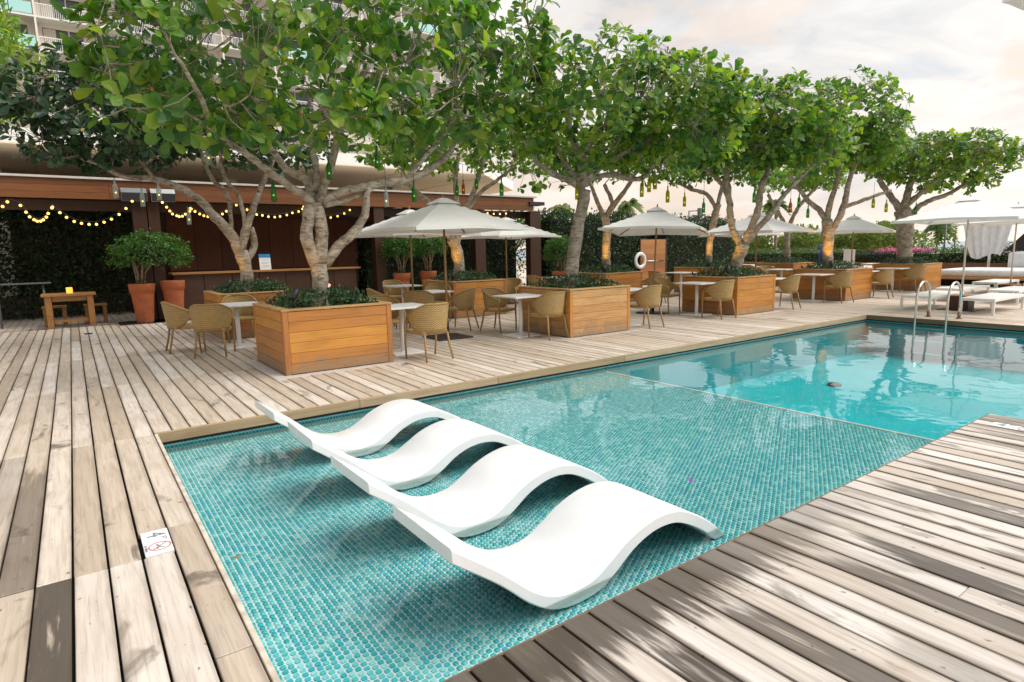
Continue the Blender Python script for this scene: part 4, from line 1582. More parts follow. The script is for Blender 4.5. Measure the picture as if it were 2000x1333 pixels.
# ------------------------------------------------------------------ loungers in the water
def loungers():
    top = [(1.155, .325), (1.29, .225), (1.40, .14), (1.49, .062), (1.575, -.012), (1.66, -.066), (1.74, -.098), (1.86, -.110), (1.98, -.092), (2.09, -.035), (2.21, .035), (2.345, .082), (2.485, .100), (2.635, .080), (2.785, .012), (2.92, -.075), (3.03, -.165), (3.06, -.192)]
    bot = [(1.160, .255), (1.28, .165), (1.38, .088), (1.46, .018), (1.55, -.066), (1.64, -.130), (1.73, -.172), (1.85, -.190), (2.00, -.176), (2.12, -.118), (2.235, -.040), (2.36, .012), (2.485, .030), (2.615, .013), (2.735, -.040), (2.845, -.105), (2.93, -.17), (2.955, -.192)]
    def dense(P):
        q = spline([(x, 0, z, 1) for x, z in P], .03)
        return [(a, c) for a, _, c, _ in q]
    A = dense(top)
    nA = len(A)
    def resample(P, n):
        P = np.array(P)
        s = np.concatenate([[0], np.cumsum(np.linalg.norm(np.diff(P, axis=0), axis=1))])
        t = np.linspace(0, s[-1], n)
        return np.stack([np.interp(t, s, P[:, 0]), np.interp(t, s, P[:, 1])], 1)
    n = 72
    A, B = resample(A, n), resample(dense(bot), n)
    W, c = .575, .007
    b = MB()
    # cross-section ring at every station: eight points with eased edges
    for i in range(n):
        d = (A[i] - B[i])
        L = np.linalg.norm(d)
        d = d / L
        for y, k in ((c, L), (W - c, L), (W, L - c), (W, c), (W - c, 0), (c, 0), (0, c), (0, L - c)):
            p = B[i] + d * k
            b.v.append((p[0] - 2.1, y, p[1]))
    for i in range(n - 1):
        for k in range(8):
            k2 = (k + 1) % 8
            b.face((i * 8 + k, (i + 1) * 8 + k, (i + 1) * 8 + k2, i * 8 + k2), k in (0, 4))
    b.face(list(range(8)))
    b.face([(n - 1) * 8 + 7 - k for k in range(8)])
    me = b.mesh('pool_lounger', 'lounger')
    labels = ['white wave-shaped lounger in the shallow water nearest the damp deck', 'white wave lounger second from the damp near deck in the shallow pool', 'white wave lounger third from the damp near deck in the shallow pool', 'white wave lounger farthest across the shelf, beside the far pool edge']
    for k, l in enumerate(labels):
        o = link('pool_lounger', me, None, (2.1 + [0, .02, .02, .01][k], 2.065 + .93 * k, 0), [0, .012, -.008, .02][k])
        tag(o, l, 'lounger', 'white loungers standing in the shallow pool')


def text_mesh(name, s, size, mat, parent, m):
    cu = bpy.data.curves.new(name, 'FONT')
    cu.body = s
    cu.size = size
    cu.extrude = .0006
    cu.align_x = 'CENTER'
    cu.align_y = 'CENTER'
    o = bpy.data.objects.new('tmp_text', cu)
    COL.objects.link(o)
    bpy.context.view_layer.update()
    me = bpy.data.meshes.new_from_object(o.evaluated_get(bpy.context.evaluated_depsgraph_get()))
    bpy.data.objects.remove(o)
    me.name = name
    me.materials.clear()
    me.materials.append(M[mat])
    t = link(name, me, parent)
    t.matrix_basis = m
    return t


def marker(loc, label, w=.32, h=.132, turn=0.0):
    """depth tile: lettering upright for someone facing +X"""
    root = thing('depth_marker', label, 'depth marker', loc, turn)
    b = MB()
    b.cbox(0, h, -w, 0, -.02, .002, .002)
    b.build('tile', 'paper', root)
    R = Matrix(((0, 1, 0, 0), (-1, 0, 0, 0), (0, 0, 1, 0), (0, 0, 0, 1)))       # glyph right is -Y, glyph up is +X
    T = lambda x, y: Matrix.Translation((x, y, .0034)) @ R
    text_mesh('numeral', '4', .135, 'printgrey', root, T(h * .52, -.065))
    text_mesh('unit', 'FT', .038, 'printgrey', root, T(h * .78, -.132))
    cx, cy, r1, r0 = h * .56, -.232, .056, .047
    b = MB()
    n = 36
    for k in range(n):
        a = 2 * PI * k / n
        b.v += [(cx + r1 * math.cos(a), cy + r1 * math.sin(a), .0036), (cx + r0 * math.cos(a), cy + r0 * math.sin(a), .0036)]
    for k in range(n):
        j = (k + 1) % n
        b.face((2 * k, 2 * j, 2 * j + 1, 2 * k + 1))
    d = .7071
    for s in (1,):
        p, q = Vector((cx - r0 * d, cy - r0 * d, .0042)), Vector((cx + r0 * d, cy + r0 * d, .0042))
        e = Vector((-d, d, 0)) * .004
        b.poly([p - e, q - e, q + e, p + e])
    b.build('prohibition_ring', 'printred', root)
    b = MB()
    b.poly([(cx - .018, cy + .030, .003), (cx - .006, cy - .012, .003), (cx + .004, cy - .010, .003), (cx - .008, cy + .032, .003)])
    b.poly([(cx - .006, cy - .012, .003), (cx + .020, cy - .028, .003), (cx + .024, cy - .022, .003), (cx + .004, cy - .008, .003)])
    k = [(cx - .012 + .008 * math.cos(a * PI / 5), cy - .024 + .008 * math.sin(a * PI / 5), .003) for a in range(10)]
    b.poly(k)
    b.build('diver', 'printgrey', root)
    text_mesh('caption', 'NO DIVING', .017, 'printgrey', root, T(h * .07, -.232))
    return root


def ladder():
    root = thing('pool_ladder', 'bright steel pool ladder with two hoop handrails at the far end', 'ladder', (13.9, 4.80, 0))
    for y in (-.27, .27):
        b = MB()
        pts = [(.45, y, -.01), (.45, y, .30)]
        for k in range(13):
            a = PI * k / 12
            pts.append((.13 + .32 * math.cos(a), y, .43 + .32 * math.sin(a)))
        pts += [(-.19, y, .25), (-.19, y, -.1), (-.19, y, -.85)]
        b.tube(pts, .021, 10)
        b.build('handrail', 'steel', root)
        b = MB()
        b.tube([(.45, y, 0), (.45, y, .13)], .030, 12)
        b.lathe([(.055, 0), (.055, .008), (.035, .014)], 14, (.45, y, .001))
        b.build('anchor_socket', 'bark2', root)
    for z in (-.17, -.42, -.67):
        b = MB()
        b.cbox(-.235, -.155, -.249, .249, z - .012, z + .012, .003)
        b.build('rung', 'steel', root)


# ------------------------------------------------------------------ assemble
def furniture():
    used = []
    P = make_planter()
    g = 'square wood planters with trees'
    for (x, y, l) in (
        (2.10, 7.90, 'orange wood planter nearest the camera, with dark scuffs on its front'),
        (6.95, 7.90, 'sun-bleached square wood planter second along the pool side row'),
        (11.85, 7.90, 'wood planter in the middle of the pool side row, tree leaning from it'),
        (16.75, 7.90, 'wood planter fourth along the pool side row'),
        (21.65, 7.90, 'wood planter at the far end of the pool side row, near the daybed'),
        (2.12, 12.12, 'wood planter in front of the bar under the dark spreading tree'),
        (7.05, 12.05, 'wood planter behind the first parasol with an amber-lit trunk'),
        (11.96, 12.10, 'back row wood planter before the tall hedge and gate'),
        (16.75, 12.15, 'back row wood planter under the farther pair of parasols'),
        (21.65, 12.15, 'back row wood planter farthest away, before the park trees')):
        place(P, used, (x, y, 0.0), 0, l, g)
    # the second planter's boards are bleached by the sun
    pl = [o for o in COL.objects if o.get('category') == 'planter' and abs(o.location.x - 6.95) < .01][0]
    cache = {}
    for ch in pl.children:
        if ch.name.startswith('plank'):
            if ch.data.name not in cache:
                c = ch.data.copy()
                c.materials[0] = M['bleached']
                cache[ch.data.name] = c
            ch.data = cache[ch.data.name]
    # tables
    T = make_table()
    used = []
    g = 'white square tables on the deck'
    for (x, y, l) in (
        (2.20, 11.05, 'white table between the nearest planter and the bar planter'),
        (4.06, 8.55, 'white table at the right side of the nearest planter'),
        (6.52, 8.77, 'white table at the left side of the bleached second planter'),
        (8.90, 8.50, 'white table at the right side of the bleached second planter'),
        (11.42, 8.65, 'white table at the left side of the third pool side planter'),
        (13.86, 8.45, 'white table at the right side of the third pool side planter'),
        (16.32, 8.55, 'white table at the left side of the fourth pool side planter'),
        (18.72, 8.45, 'white table at the right side of the fourth pool side planter'),
        (21.16, 8.55, 'white table at the left side of the last pool side planter'),
        (5.98, 11.20, 'white table under the first parasol, back from the pool'),
        (6.60, 13.75, 'white table behind the first parasol, closest to the terracotta pots'),
        (15.75, 12.55, 'white table beyond the parasol in front of the wooden gate'),
        (11.55, 13.65, 'white table hidden behind the ground cover of the second planter'),
        (19.20, 11.16, 'white table under the parasol behind the fourth planter'),
        (21.20, 13.20, 'white table left of the farthest back row planter'),
        (25.60, 11.00, 'white table beyond the last planters, before the flowering hedge')):
        place(T, used, (x, y, 0.0), 0, l, g)
    # chairs: (x, y, direction the seat faces in degrees from +X, label)
    C = make_chair()
    used = []
    g = 'woven barrel chairs round the deck tables'
    for (x, y, a, l) in (
        (1.70, 10.42, 68, 'wicker chair with its back to the camera, left of the nearest planter'),
        (1.42, 11.22, 0, 'wicker chair at the outer left of the leftmost table'),
        (2.85, 10.98, 180, 'wicker chair half hidden behind the nearest planter box'),
        (2.42, 11.84, -95, 'wicker chair behind the leftmost table, against the bar planter'),
        (4.12, 7.80, 94, 'wicker chair right of the nearest planter, woven back to the pool'),
        (4.16, 9.42, -90, 'wicker chair on the far side of the table right of the nearest planter'),
        (5.38, 10.52, 50, 'wicker chair left front of the table under the first parasol'),
        (6.62, 12.02, -118, 'wicker chair behind the table under the first parasol'),
        (6.22, 10.36, 128, 'wicker chair seen from the side right of the first parasol pole'),
        (5.10, 11.60, -20, 'wicker chair at the left of the table under the first parasol'),
        (6.75, 14.55, -90, 'wicker chair at the far table before the terracotta pots'),
        (6.70, 8.20, 92, 'wicker chair with its back to the pool at the bleached planter, left side'),
        (6.62, 9.62, -72, 'wicker chair facing the camera left of the bleached planter'),
        (8.90, 12.40, -150, 'wicker chair right beside the planter with the amber-lit trunk'),
        (10.85, 13.72, 0, 'wicker chair at the table hidden behind the second planter'),
        (9.05, 8.06, 94, 'wicker chair with its back to the pool right of the bleached planter'),
        (9.50, 9.48, -125, 'wicker chair behind the table right of the bleached planter'),
        (13.10, 11.40, 100, 'wicker chair before the back row planter near the gate'),
        (14.62, 12.52, 0, 'wicker chair left of the table beyond the gate parasol'),
        (11.32, 9.46, -80, 'wicker chair facing the pool left of the third planter'),
        (11.30, 7.98, 84, 'wicker chair with its back to the pool left of the third planter'),
        (14.02, 8.02, 98, 'wicker chair with its back to the pool right of the third planter'),
        (16.42, 7.92, 78, 'wicker chair with its back to the pool left of the fourth planter'),
        (18.50, 7.78, 98, 'wicker chair with its back to the pool right of the fourth planter'),
        (21.20, 7.98, 74, 'wicker chair with its back to the pool left of the last planter'),
        (18.95, 10.42, 70, 'wicker chair before the table behind the fourth planter'),
        (19.60, 11.86, -110, 'wicker chair behind the table that stands back from the fourth planter'),
        (13.95, 9.45, -95, 'wicker chair on the far side of the table right of the third planter'),
        (20.40, 13.10, 0, 'wicker chair at the table left of the farthest planter')):
        place(C, used, (x, y, 0.0), math.radians(a + 90), l, g)
    # umbrellas
    U = make_umbrella()
    used = []
    g = 'white parasols over the deck'
    for (x, y, l, h, rz, tilt) in (
        (5.42, 9.52, 'white parasol with a wooden pole nearest the camera', 1.0, 0, (0, 0)),
        (6.20, 12.40, 'white parasol directly behind the nearest one, left of it', 1.0, .1, (0, 0)),
        (10.3, 14.5, 'white parasol right of the nearest one, in front of the end post', 1.02, .05, (0, 0)),
        (11.14, 9.69, 'white parasol with drooping corners in front of the wooden gate', 1.0, .55, (.02, .05)),
        (16.3, 10.30, 'white parasol behind the leaning tree of the third planter', 1.03, .02, (0, 0)),
        (20.5, 13.6, 'small looking white parasol showing below a larger one at the hedge end', 1.0, .1, (0, 0)),
        (21.9, 10.20, 'white parasol between the fourth and the last pool side trees', 1.0, .2, (0, .01))):
        o = place(U, used, (x, y, 0.0), rz, l, g)
        o.rotation_euler = (tilt[0], tilt[1], rz)
        o.scale = (h, h, 1)
    U = make_umbrella(pole='palepole', h=1.15, edge=2.04, apex=2.48, base=False)
    used = []
    for (x, y, l, rz) in ((16.32, 5.14, 'large white parasol with a pale pole over the nearer sunbeds', .03), (21.2, 5.55, 'white parasol with a pale pole at the right picture edge, over the farther sunbeds', 0)):
        place(U, used, (x, y, 0.0), rz, l, g)
    # parasol whose hem just shows at the top right, standing on the near deck
    o = place(U, used, (4.04, .51, 0.0), 0.0, 'parasol close by, only its grey hem showing in the top right corner', g)
    o.scale = (.47, .47, 1.33)
    # wooden boxes that weigh the parasol poles down
    for (x, y, l) in ((16.32, 5.14, 'brown wooden box round the foot of the pale pole between the sunbeds'), (21.2, 5.55, 'brown wooden box between the farther sunbeds')):
        b = thing('umbrella_base_box', l, 'box', (x, y, 0.0), group='wooden boxes at the parasol feet')
        for k in range(4):
            m = MB()
            t = [(-.2, -.176, -.2, .2), (.176, .2, -.2, .2), (-.175, .175, -.2, -.176), (-.175, .175, .176, .2)][k]
            m.cbox(t[0], t[1], t[2], t[3], .012, .31, .004)
            m.build('side_board', 'darkwood', b)
        m = MB()
        m.cbox(-.21, -.026, -.21, .21, .312, .33, .003)
        m.cbox(.026, .21, -.21, .21, .312, .33, .003)
        m.build('lid_board', 'bench', b)
        m = MB()
        m.cbox(-.36, .36, -.36, .36, .0, .011, .002)
        m.build('base_plate', 'black', b)
    B = make_sunbed()
    used = []
    g = 'low white sunbeds on the far deck'
    for (x, y, l) in (
        (15.42, 5.42, 'white sunbed left of the wooden box, behind the ladder'),
        (15.42, 4.26, 'white sunbed right of the wooden box, closest to the pool corner'),
        (18.35, 5.75, 'white sunbed behind the one left of the wooden box'),
        (18.35, 4.62, 'white sunbed behind the one right of the wooden box'),
        (21.6, 4.75, 'white sunbed in the third row at the right picture edge'),
        (21.6, 5.95, 'white sunbed in the third row, just before the daybed')):
        place(B, used, (x, y, 0.0), 0, l, g)
    # daybed
    d = thing('daybed', 'wide white daybed mattress on a floating wood platform', 'daybed', (26.0, 6.6, 0))
    b = MB()
    b.cbox(-1.35, 1.6, -2.3, 2.3, .24, .32, .02)
    b.build('platform', 'bench', d)
    b = MB()
    b.box(-1.0, 1.3, -2.0, 2.0, 0, .239)
    b.build('plinth', 'gap', d)
    b = MB()
    ring = lambda k, z: [(max(-1.18, min(1.40, x)) * k, y * k, z) for x, y in [(-1.18, -1.9), (-1.0, -2.08), (1.2, -2.08), (1.4, -1.9), (1.4, 1.9), (1.2, 2.08), (-1.0, 2.08), (-1.18, 1.9)]]
    rs = [ring(.97, .321), ring(1.0, .36), ring(1.0, .50), ring(.96, .56), ring(.80, .575)]
    for q in rs:
        b.v += q
    for s in range(4):
        for i in range(8):
            b.face((s * 8 + i, s * 8 + (i + 1) % 8, s * 8 + 8 + (i + 1) % 8, s * 8 + 8 + i), True)
    b.face(range(32, 40), True)
    b.build('mattress', 'linen', d)
    b = MB()
    b.cbox(.3, 1.1, -1.2, -.3, .576, .68, .04)
    b.build('pillow', 'linen', d)
    # curtain tied to its post
    c = thing('cabana_curtain', 'gathered white curtain hanging from a post behind the daybed', 'curtain', (28.0, 8.05, 0))
    b = MB()
    b.tube([(0, 0, 0), (0, 0, 2.65)], .045, 10)
    b.build('post', 'white', c)
    b = MB()
    n, m = 36, 12
    for j in range(m + 1):
        z = .95 + 1.75 * j / m
        k = j / m
        wd = .40 + .50 * k
        for i in range(n + 1):
            t = i / n - .5
            fold = .06 * math.sin(t * 34 + k * 2.2) + .03 * math.sin(t * 13)
            sw = (.15 + .10 * math.sin(k * 5)) * (1 - k)
            b.v.append((-.12 + fold, -t * 2 * wd - sw * t + .1 - .45 * (1 - abs(t)) * 0, z + .10 * (1 - k) * math.sin(t * 6)))
    for j in range(m):
        for i in range(n):
            q = j * (n + 1) + i
            b.face((q, q + 1, q + n + 2, q + n + 1), True)
    b.build('cloth', 'linen', c)
    c = thing('cabana', 'dark cabana roof and cushion at the right picture edge', 'cabana', (28.4, 5.65, 0))
    b = MB()
    b.prism([(-.6, 1.9, 1.15), (-.6, -2, 1.15), (-.6, -2, 2.6), (-.6, .7, 2.6)], (.05, 0, 0))
    b.build('side_cloth', 'black', c)
    b = MB()
    b.cbox(-.9, .6, -1.6, 1.7, .55, 1.1, .05)
    b.build('cushion', 'linen', c)
    b = MB()
    b.box(-.95, .65, -1.7, 1.8, 0, .549)
    b.build('base', 'darkwood', c)


def pots_and_bench():
    def potted(x, y, k, h, label, crown, dense=1):
        root = thing('potted_topiary', label, 'potted plant', (x, y, 0), group='terracotta pots with topiary')
        b = make_pot(k, h)
        b.build('pot', 'terracotta', root)
        b = MB()
        b.lathe([(.01, h * .90), (k * .84, h * .895)], 20, cap=False)
        b.build('soil', 'soil', root)
        b = MB()
        b.cbox(-.55, .55, -.42, .42, .0, .012, .003)
        b.build('saucer_board', 'black', root)
        if crown:
            cw, cz, cth, ox = crown
            b = MB()
            r = random.Random(int(x * 10))
            for q in range(7):
                a = q * .9
                b.tube([(.07 * math.cos(a), .07 * math.sin(a), h * .89), (.10 * math.cos(a + .5), .10 * math.sin(a + .5), h + .25), (.30 * math.cos(a) + ox * .5, .30 * math.sin(a), cz)], [.035, .026, .02], 6)
            b.build('stem', 'bark2', root)
            rg = np.random.default_rng(int(x * 7))
            n = int(5200 * cw)
            dv = unit(rg.normal(size=(n, 3)))
            dv[:, 2] = np.where(dv[:, 2] < -.45, -dv[:, 2] * .6, dv[:, 2])
            rad = (.82 + .22 * rg.random(n) ** .7) * (1 + .10 * np.sin(dv[:, 0] * 7 + x) * np.sin(dv[:, 1] * 6 + 1) + .07 * np.sin(dv[:, 2] * 11 + dv[:, 0] * 9))
            rad = rad * np.where(rg.random(n) < .02, 1.14, 1.0)
            P_ = dv * rad[:, None] * np.array([cw, cw * .85, cth]) + np.array([ox, 0, cz])
            P_[:, 2] += -.10 * (np.hypot(dv[:, 0], dv[:, 1]) > .8) * rg.random(n)
            leaf_cloud('foliage', P_, dv, np.full(n, .075), 'leaftopiary', root, seed=int(x * 3))
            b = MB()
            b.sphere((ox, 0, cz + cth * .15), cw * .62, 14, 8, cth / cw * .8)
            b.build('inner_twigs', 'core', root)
        return root
    potted(1.32, 16.95, .285, .93, 'terracotta pot under a broad green topiary crown, left of the post pair', (.80, 1.62, .50, .26))
    potted(1.98, 17.02, .275, .97, 'terracotta pot right of the pair of posts, behind the wicker chairs', None)
    potted(8.15, 17.0, .27, .92, 'terracotta pot left of the far topiary pair, beside the bar end', (.62, 1.66, .45, .1))
    potted(9.0, 16.9, .27, .95, 'terracotta pot right of the far topiary pair, behind the first parasol', (.66, 1.72, .46, -.05))
    potted(13.6, 15.9, .33, .80, 'terracotta pot with a bush by the end post of the pergola', (.62, 1.45, .5, 0))
    b_ = thing('wooden_table', 'small orange wood table with a candle, left under the pergola', 'table', (-.10, 17.25, 0))
    m = MB()
    m.cbox(-.52, .50, -.30, .30, .72, .775, .006)
    m.build('table_top', 'bench', b_)
    for x in (-.46, .32):
        for y in (-.27, .15):
            m = MB()
            m.cbox(x, x + .12, y, y + .12, 0, .719, .006)
            m.build('leg', 'bench', b_)
    m = MB()
    m.box(-.33, .31, -.22, -.18, .60, .715)
    m.build('apron', 'bench', b_)
    m = MB()
    m.box(-.33, .31, -.22, -.18, .13, .19)
    m.build('stretcher', 'bench', b_)
    for x, l in ((-.42, 'low wooden stool tucked behind the left leg of the candle table'), (.38, 'low wooden stool tucked behind the right leg of the candle table')):
        s = thing('stool', l, 'stool', (x, 17.85, 0), group='stools behind the candle table')
        m = MB()
        m.cbox(-.24, .24, -.17, .17, .42, .46, .005)
        m.build('seat', 'bench', s)
        for a in (-.22, .14):
            for c in (-.15, .08):
                m = MB()
                m.cbox(a, a + .08, c, c + .07, 0, .419, .004)
                m.build('leg', 'bench', s)
    c = thing('candle_holder', 'glowing amber candle cup on the wooden table', 'candle', (-.09, 17.12, .776))
    m = MB()
    m.lathe([(.05, 0), (.06, .01), (.06, .13), (.052, .13), (.05, .06)], 14)
    m.build('cup', 'candle', c)
    r = thing('rail_table', 'narrow grey metal rail table beside the wooden table', 'table', (-1.2, 17.95, 0))
    m = MB()
    m.cbox(-.45, .78, -.12, .12, .99, 1.02, .004)
    m.build('table_top', 'grey', r)
    for x in (-.22, .62):
        m = MB()
        m.tube([(x, 0, 0), (x, 0, .989)], .024, 8)
        m.build('leg', 'grey', r)
    for x, l in ((1.12, 'black hooded floodlight on the post pair, its cover reflecting grey sky'), (1.72, 'black hooded floodlight on the post pair, its cover reflecting blue sky')):
        f = thing('floodlight', l, 'lamp', (x, 17.06, 3.05))
        m = MB()
        m.prism([(0, 0, -.18), (0, .2, -.18), (0, .2, .10), (0, .1, .13), (0, 0, .02)], (.52, 0, 0))
        m.build('hood', 'steel' if x > 1.5 else 'grey', f)
        m = MB()
        m.box(.01, .51, -.006, -.001, -.17, .01)
        m.build('face', 'black', f)


def gate_and_ring():
    g_ = thing('wooden_gate', 'orange slatted wooden gate set into the tall hedge', 'gate', (18.85, 17.15, 0))
    for k in range(9):
        m = MB()
        m.cbox(.09, 1.62, 0, .03, .06 + k * .2, .255 + k * .2, .003)
        m.build('slat', 'gate', g_)
    for x in (0, 1.62):
        m = MB()
        m.cbox(x, x + .088, -.01, .05, 0, 1.9, .004)
        m.build('gate_post', 'post', g_)
    m = MB()
    m.tube([(.2, -.04, .98), (1.5, -.04, .98)], .02, 8)
    m.build('push_bar', 'steel', g_)
    m = MB()
    m.box(.09, 1.61, .035, .06, .03, 1.88)
    m.build('backing', 'darkwood', g_)
    l = thing('life_ring', 'white life ring hung beside the wooden gate', 'life ring', (18.75, 17.0, 1.02))
    m = MB()
    n, q = 26, 9
    for i in range(n):
        a = 2 * PI * i / n
        for j in range(q):
            t = 2 * PI * j / q
            rr = .27 + .075 * math.cos(t)
            m.v.append((rr * math.cos(a), .055 * math.sin(t), rr * math.sin(a)))
    for i in range(n):
        for j in range(q):
            m.face((i * q + j, i * q + (j + 1) % q, ((i + 1) % n) * q + (j + 1) % q, ((i + 1) % n) * q + j), True)
    m.build('ring', 'white', l)
    m = MB()
    m.bar((0, .02, -.42), (0, .02, .9), .05, .04, (0, 1, 0))
    m.build('hanger', 'post', l)
    s = thing('sign_board', 'plain white upright board standing beside a parasol pole', 'sign', (22.9, 10.75, 0), math.radians(-40))
    m = MB()
    m.cbox(-.20, .20, -.012, .012, .75, 1.32, .003)
    m.build('board', 'paper', s)
    m = MB()
    m.tube([(0, .03, 0), (0, .03, 1.3)], .018, 8)
    m.build('stand', 'black', s)


def lamps():
    """the amber up-lights at the trunks are lit in the photograph"""
    spec = [  # lamp position, aim point, watts, lens, label
        ((2.38, 8.30, .95), (2.72, 8.60, 2.3), 5, 'lensyellow', 'amber garden spotlight left of the nearest trunk'),
        ((3.12, 9.02, .95), (2.95, 8.8, 2.2), 2.5, 'lenspink', 'pink lensed garden spotlight right of the nearest trunk'),
        ((2.36, 12.45, .95), (2.72, 12.80, 2.8), 7, 'lensyellow', 'amber garden spotlight under the tree before the bar'),
        ((7.22, 12.36, .92), (7.60, 12.88, 2.6), 26, 'lensyellow', 'amber garden spotlight at the trunk behind the first parasol'),
        ((12.18, 12.40, .92), (12.68, 12.84, 3.2), 34, 'lensyellow', 'amber garden spotlight at the trunk left of the gate'),
        ((12.04, 8.30, .95), (12.66, 8.64, 3.4), 28, 'lensyellow', 'amber garden spotlight lighting the leaning trunk'),
        ((16.96, 12.40, .92), (17.48, 12.82, 3.3), 36, 'lensyellow', 'amber garden spotlight at the thin trunk before the dark hedge'),
        ((16.90, 8.38, .92), (17.36, 8.72, 3.4), 32, 'lensyellow', 'amber garden spotlight at the trunk where the worker stands'),
    ]
    for p, aim, w, lens, label in spec:
        root, c, dirv = make_spotlight(lens)
        tag(root, label, None, 'garden spotlights in the planters')
        d = Vector(aim) - Vector(p)
        root.location = p
        root.rotation_euler = (0, 0, math.atan2(d.y, d.x) - PI / 2)
        ld = bpy.data.lights.new('spot_lamp', 'SPOT')
        ld.energy = w
        ld.color = (1.0, .50, .06)
        ld.spot_size = math.radians(80)
        ld.spot_blend = 1.0
        ld.shadow_soft_size = .03
        o = bpy.data.objects.new('spot_lamp', ld)
        COL.objects.link(o)
        o.parent = root
        o.location = tuple(c + dirv * .03)
        o.rotation_euler = dirv.to_track_quat('-Z', 'Y').to_euler()
    # bulbs on the strings below the pergola beam
    strings = [
        ('string of warm bulbs in two swags at the far left of the pergola', [(-1.9, 2.86), (-1.62, 2.62), (-1.35, 2.52), (-1.05, 2.71), (-.96, 2.81), (-.75, 2.74), (-.67, 2.6), (-.62, 2.5), (-.55, 2.44), (-.5, 2.41), (-.44, 2.41), (-.39, 2.44), (-.33, 2.5), (-.29, 2.58), (-.21, 2.7)]),
        ('string of warm bulbs in a wide swag above the dark foliage', [(-.2, 2.72), (-.08, 2.6), (.03, 2.5), (.16, 2.41), (.29, 2.37), (.43, 2.35), (.57, 2.35), (.72, 2.4), (.87, 2.47), (1.03, 2.58), (1.18, 2.72), (1.32, 2.89)]),
        ('string of warm bulbs hanging before the bar, right of the post pair', [(1.94, 2.88), (2.02, 2.77), (2.08, 2.68), (2.13, 2.61), (2.22, 2.57), (2.27, 2.55), (2.34, 2.56), (2.41, 2.61), (2.51, 2.68), (2.53, 2.75)]),
        ('string of warm bulbs crossing behind the long bare limb', [(2.55, 2.74), (2.63, 2.68), (2.73, 2.62), (2.82, 2.58), (2.91, 2.56), (3.03, 2.56), (3.15, 2.59), (3.25, 2.63), (3.35, 2.7), (3.43, 2.77), (3.6, 2.86)]),
        ('string of warm bulbs before the bar left of the big trunk', [(3.85, 2.75), (3.96, 2.68), (4.08, 2.63), (4.22, 2.61), (4.37, 2.58), (4.53, 2.57), (4.67, 2.59), (4.85, 2.63), (5.0, 2.69), (5.17, 2.73), (5.28, 2.80), (5.31, 2.86)]),
        ('string of warm bulbs right of the big trunk, before the bar', [(5.5, 2.74), (5.66, 2.62), (5.85, 2.58), (6.05, 2.58), (6.25, 2.62), (6.45, 2.70), (6.62, 2.80)]),
        ('short string of warm bulbs below the right end of the beam', [(10.9, 2.72), (11.1, 2.78), (11.35, 2.80), (11.6, 2.78), (11.85, 2.78), (12.1, 2.80)])]
    bm = MB()
    bm.sphere((0, 0, -.03), .029, 8, 6)
    bme = bm.mesh('bulb', 'bulb')
    so = MB()
    so.tube([(0, 0, -.01), (0, 0, .03)], .014, 6)
    some = so.mesh('socket', 'black')
    for l, pts in strings:
        root = thing('string_lights', l, 'string lights', (pts[0][0], 17.0, pts[0][1]), group='strings of bulbs under the pergola beam')
        m = MB()
        q = spline([(x - pts[0][0], 0, z - pts[0][1] + .03, 1) for x, z in pts], .06)
        m.tube(q[:, :3], .006, 4, False)
        m.build('cord', 'black', root)
        for x, z in pts:
            link('bulb', bme, root, (x - pts[0][0], 0, z - pts[0][1]))
            link('socket', some, root, (x - pts[0][0], 0, z - pts[0][1]))


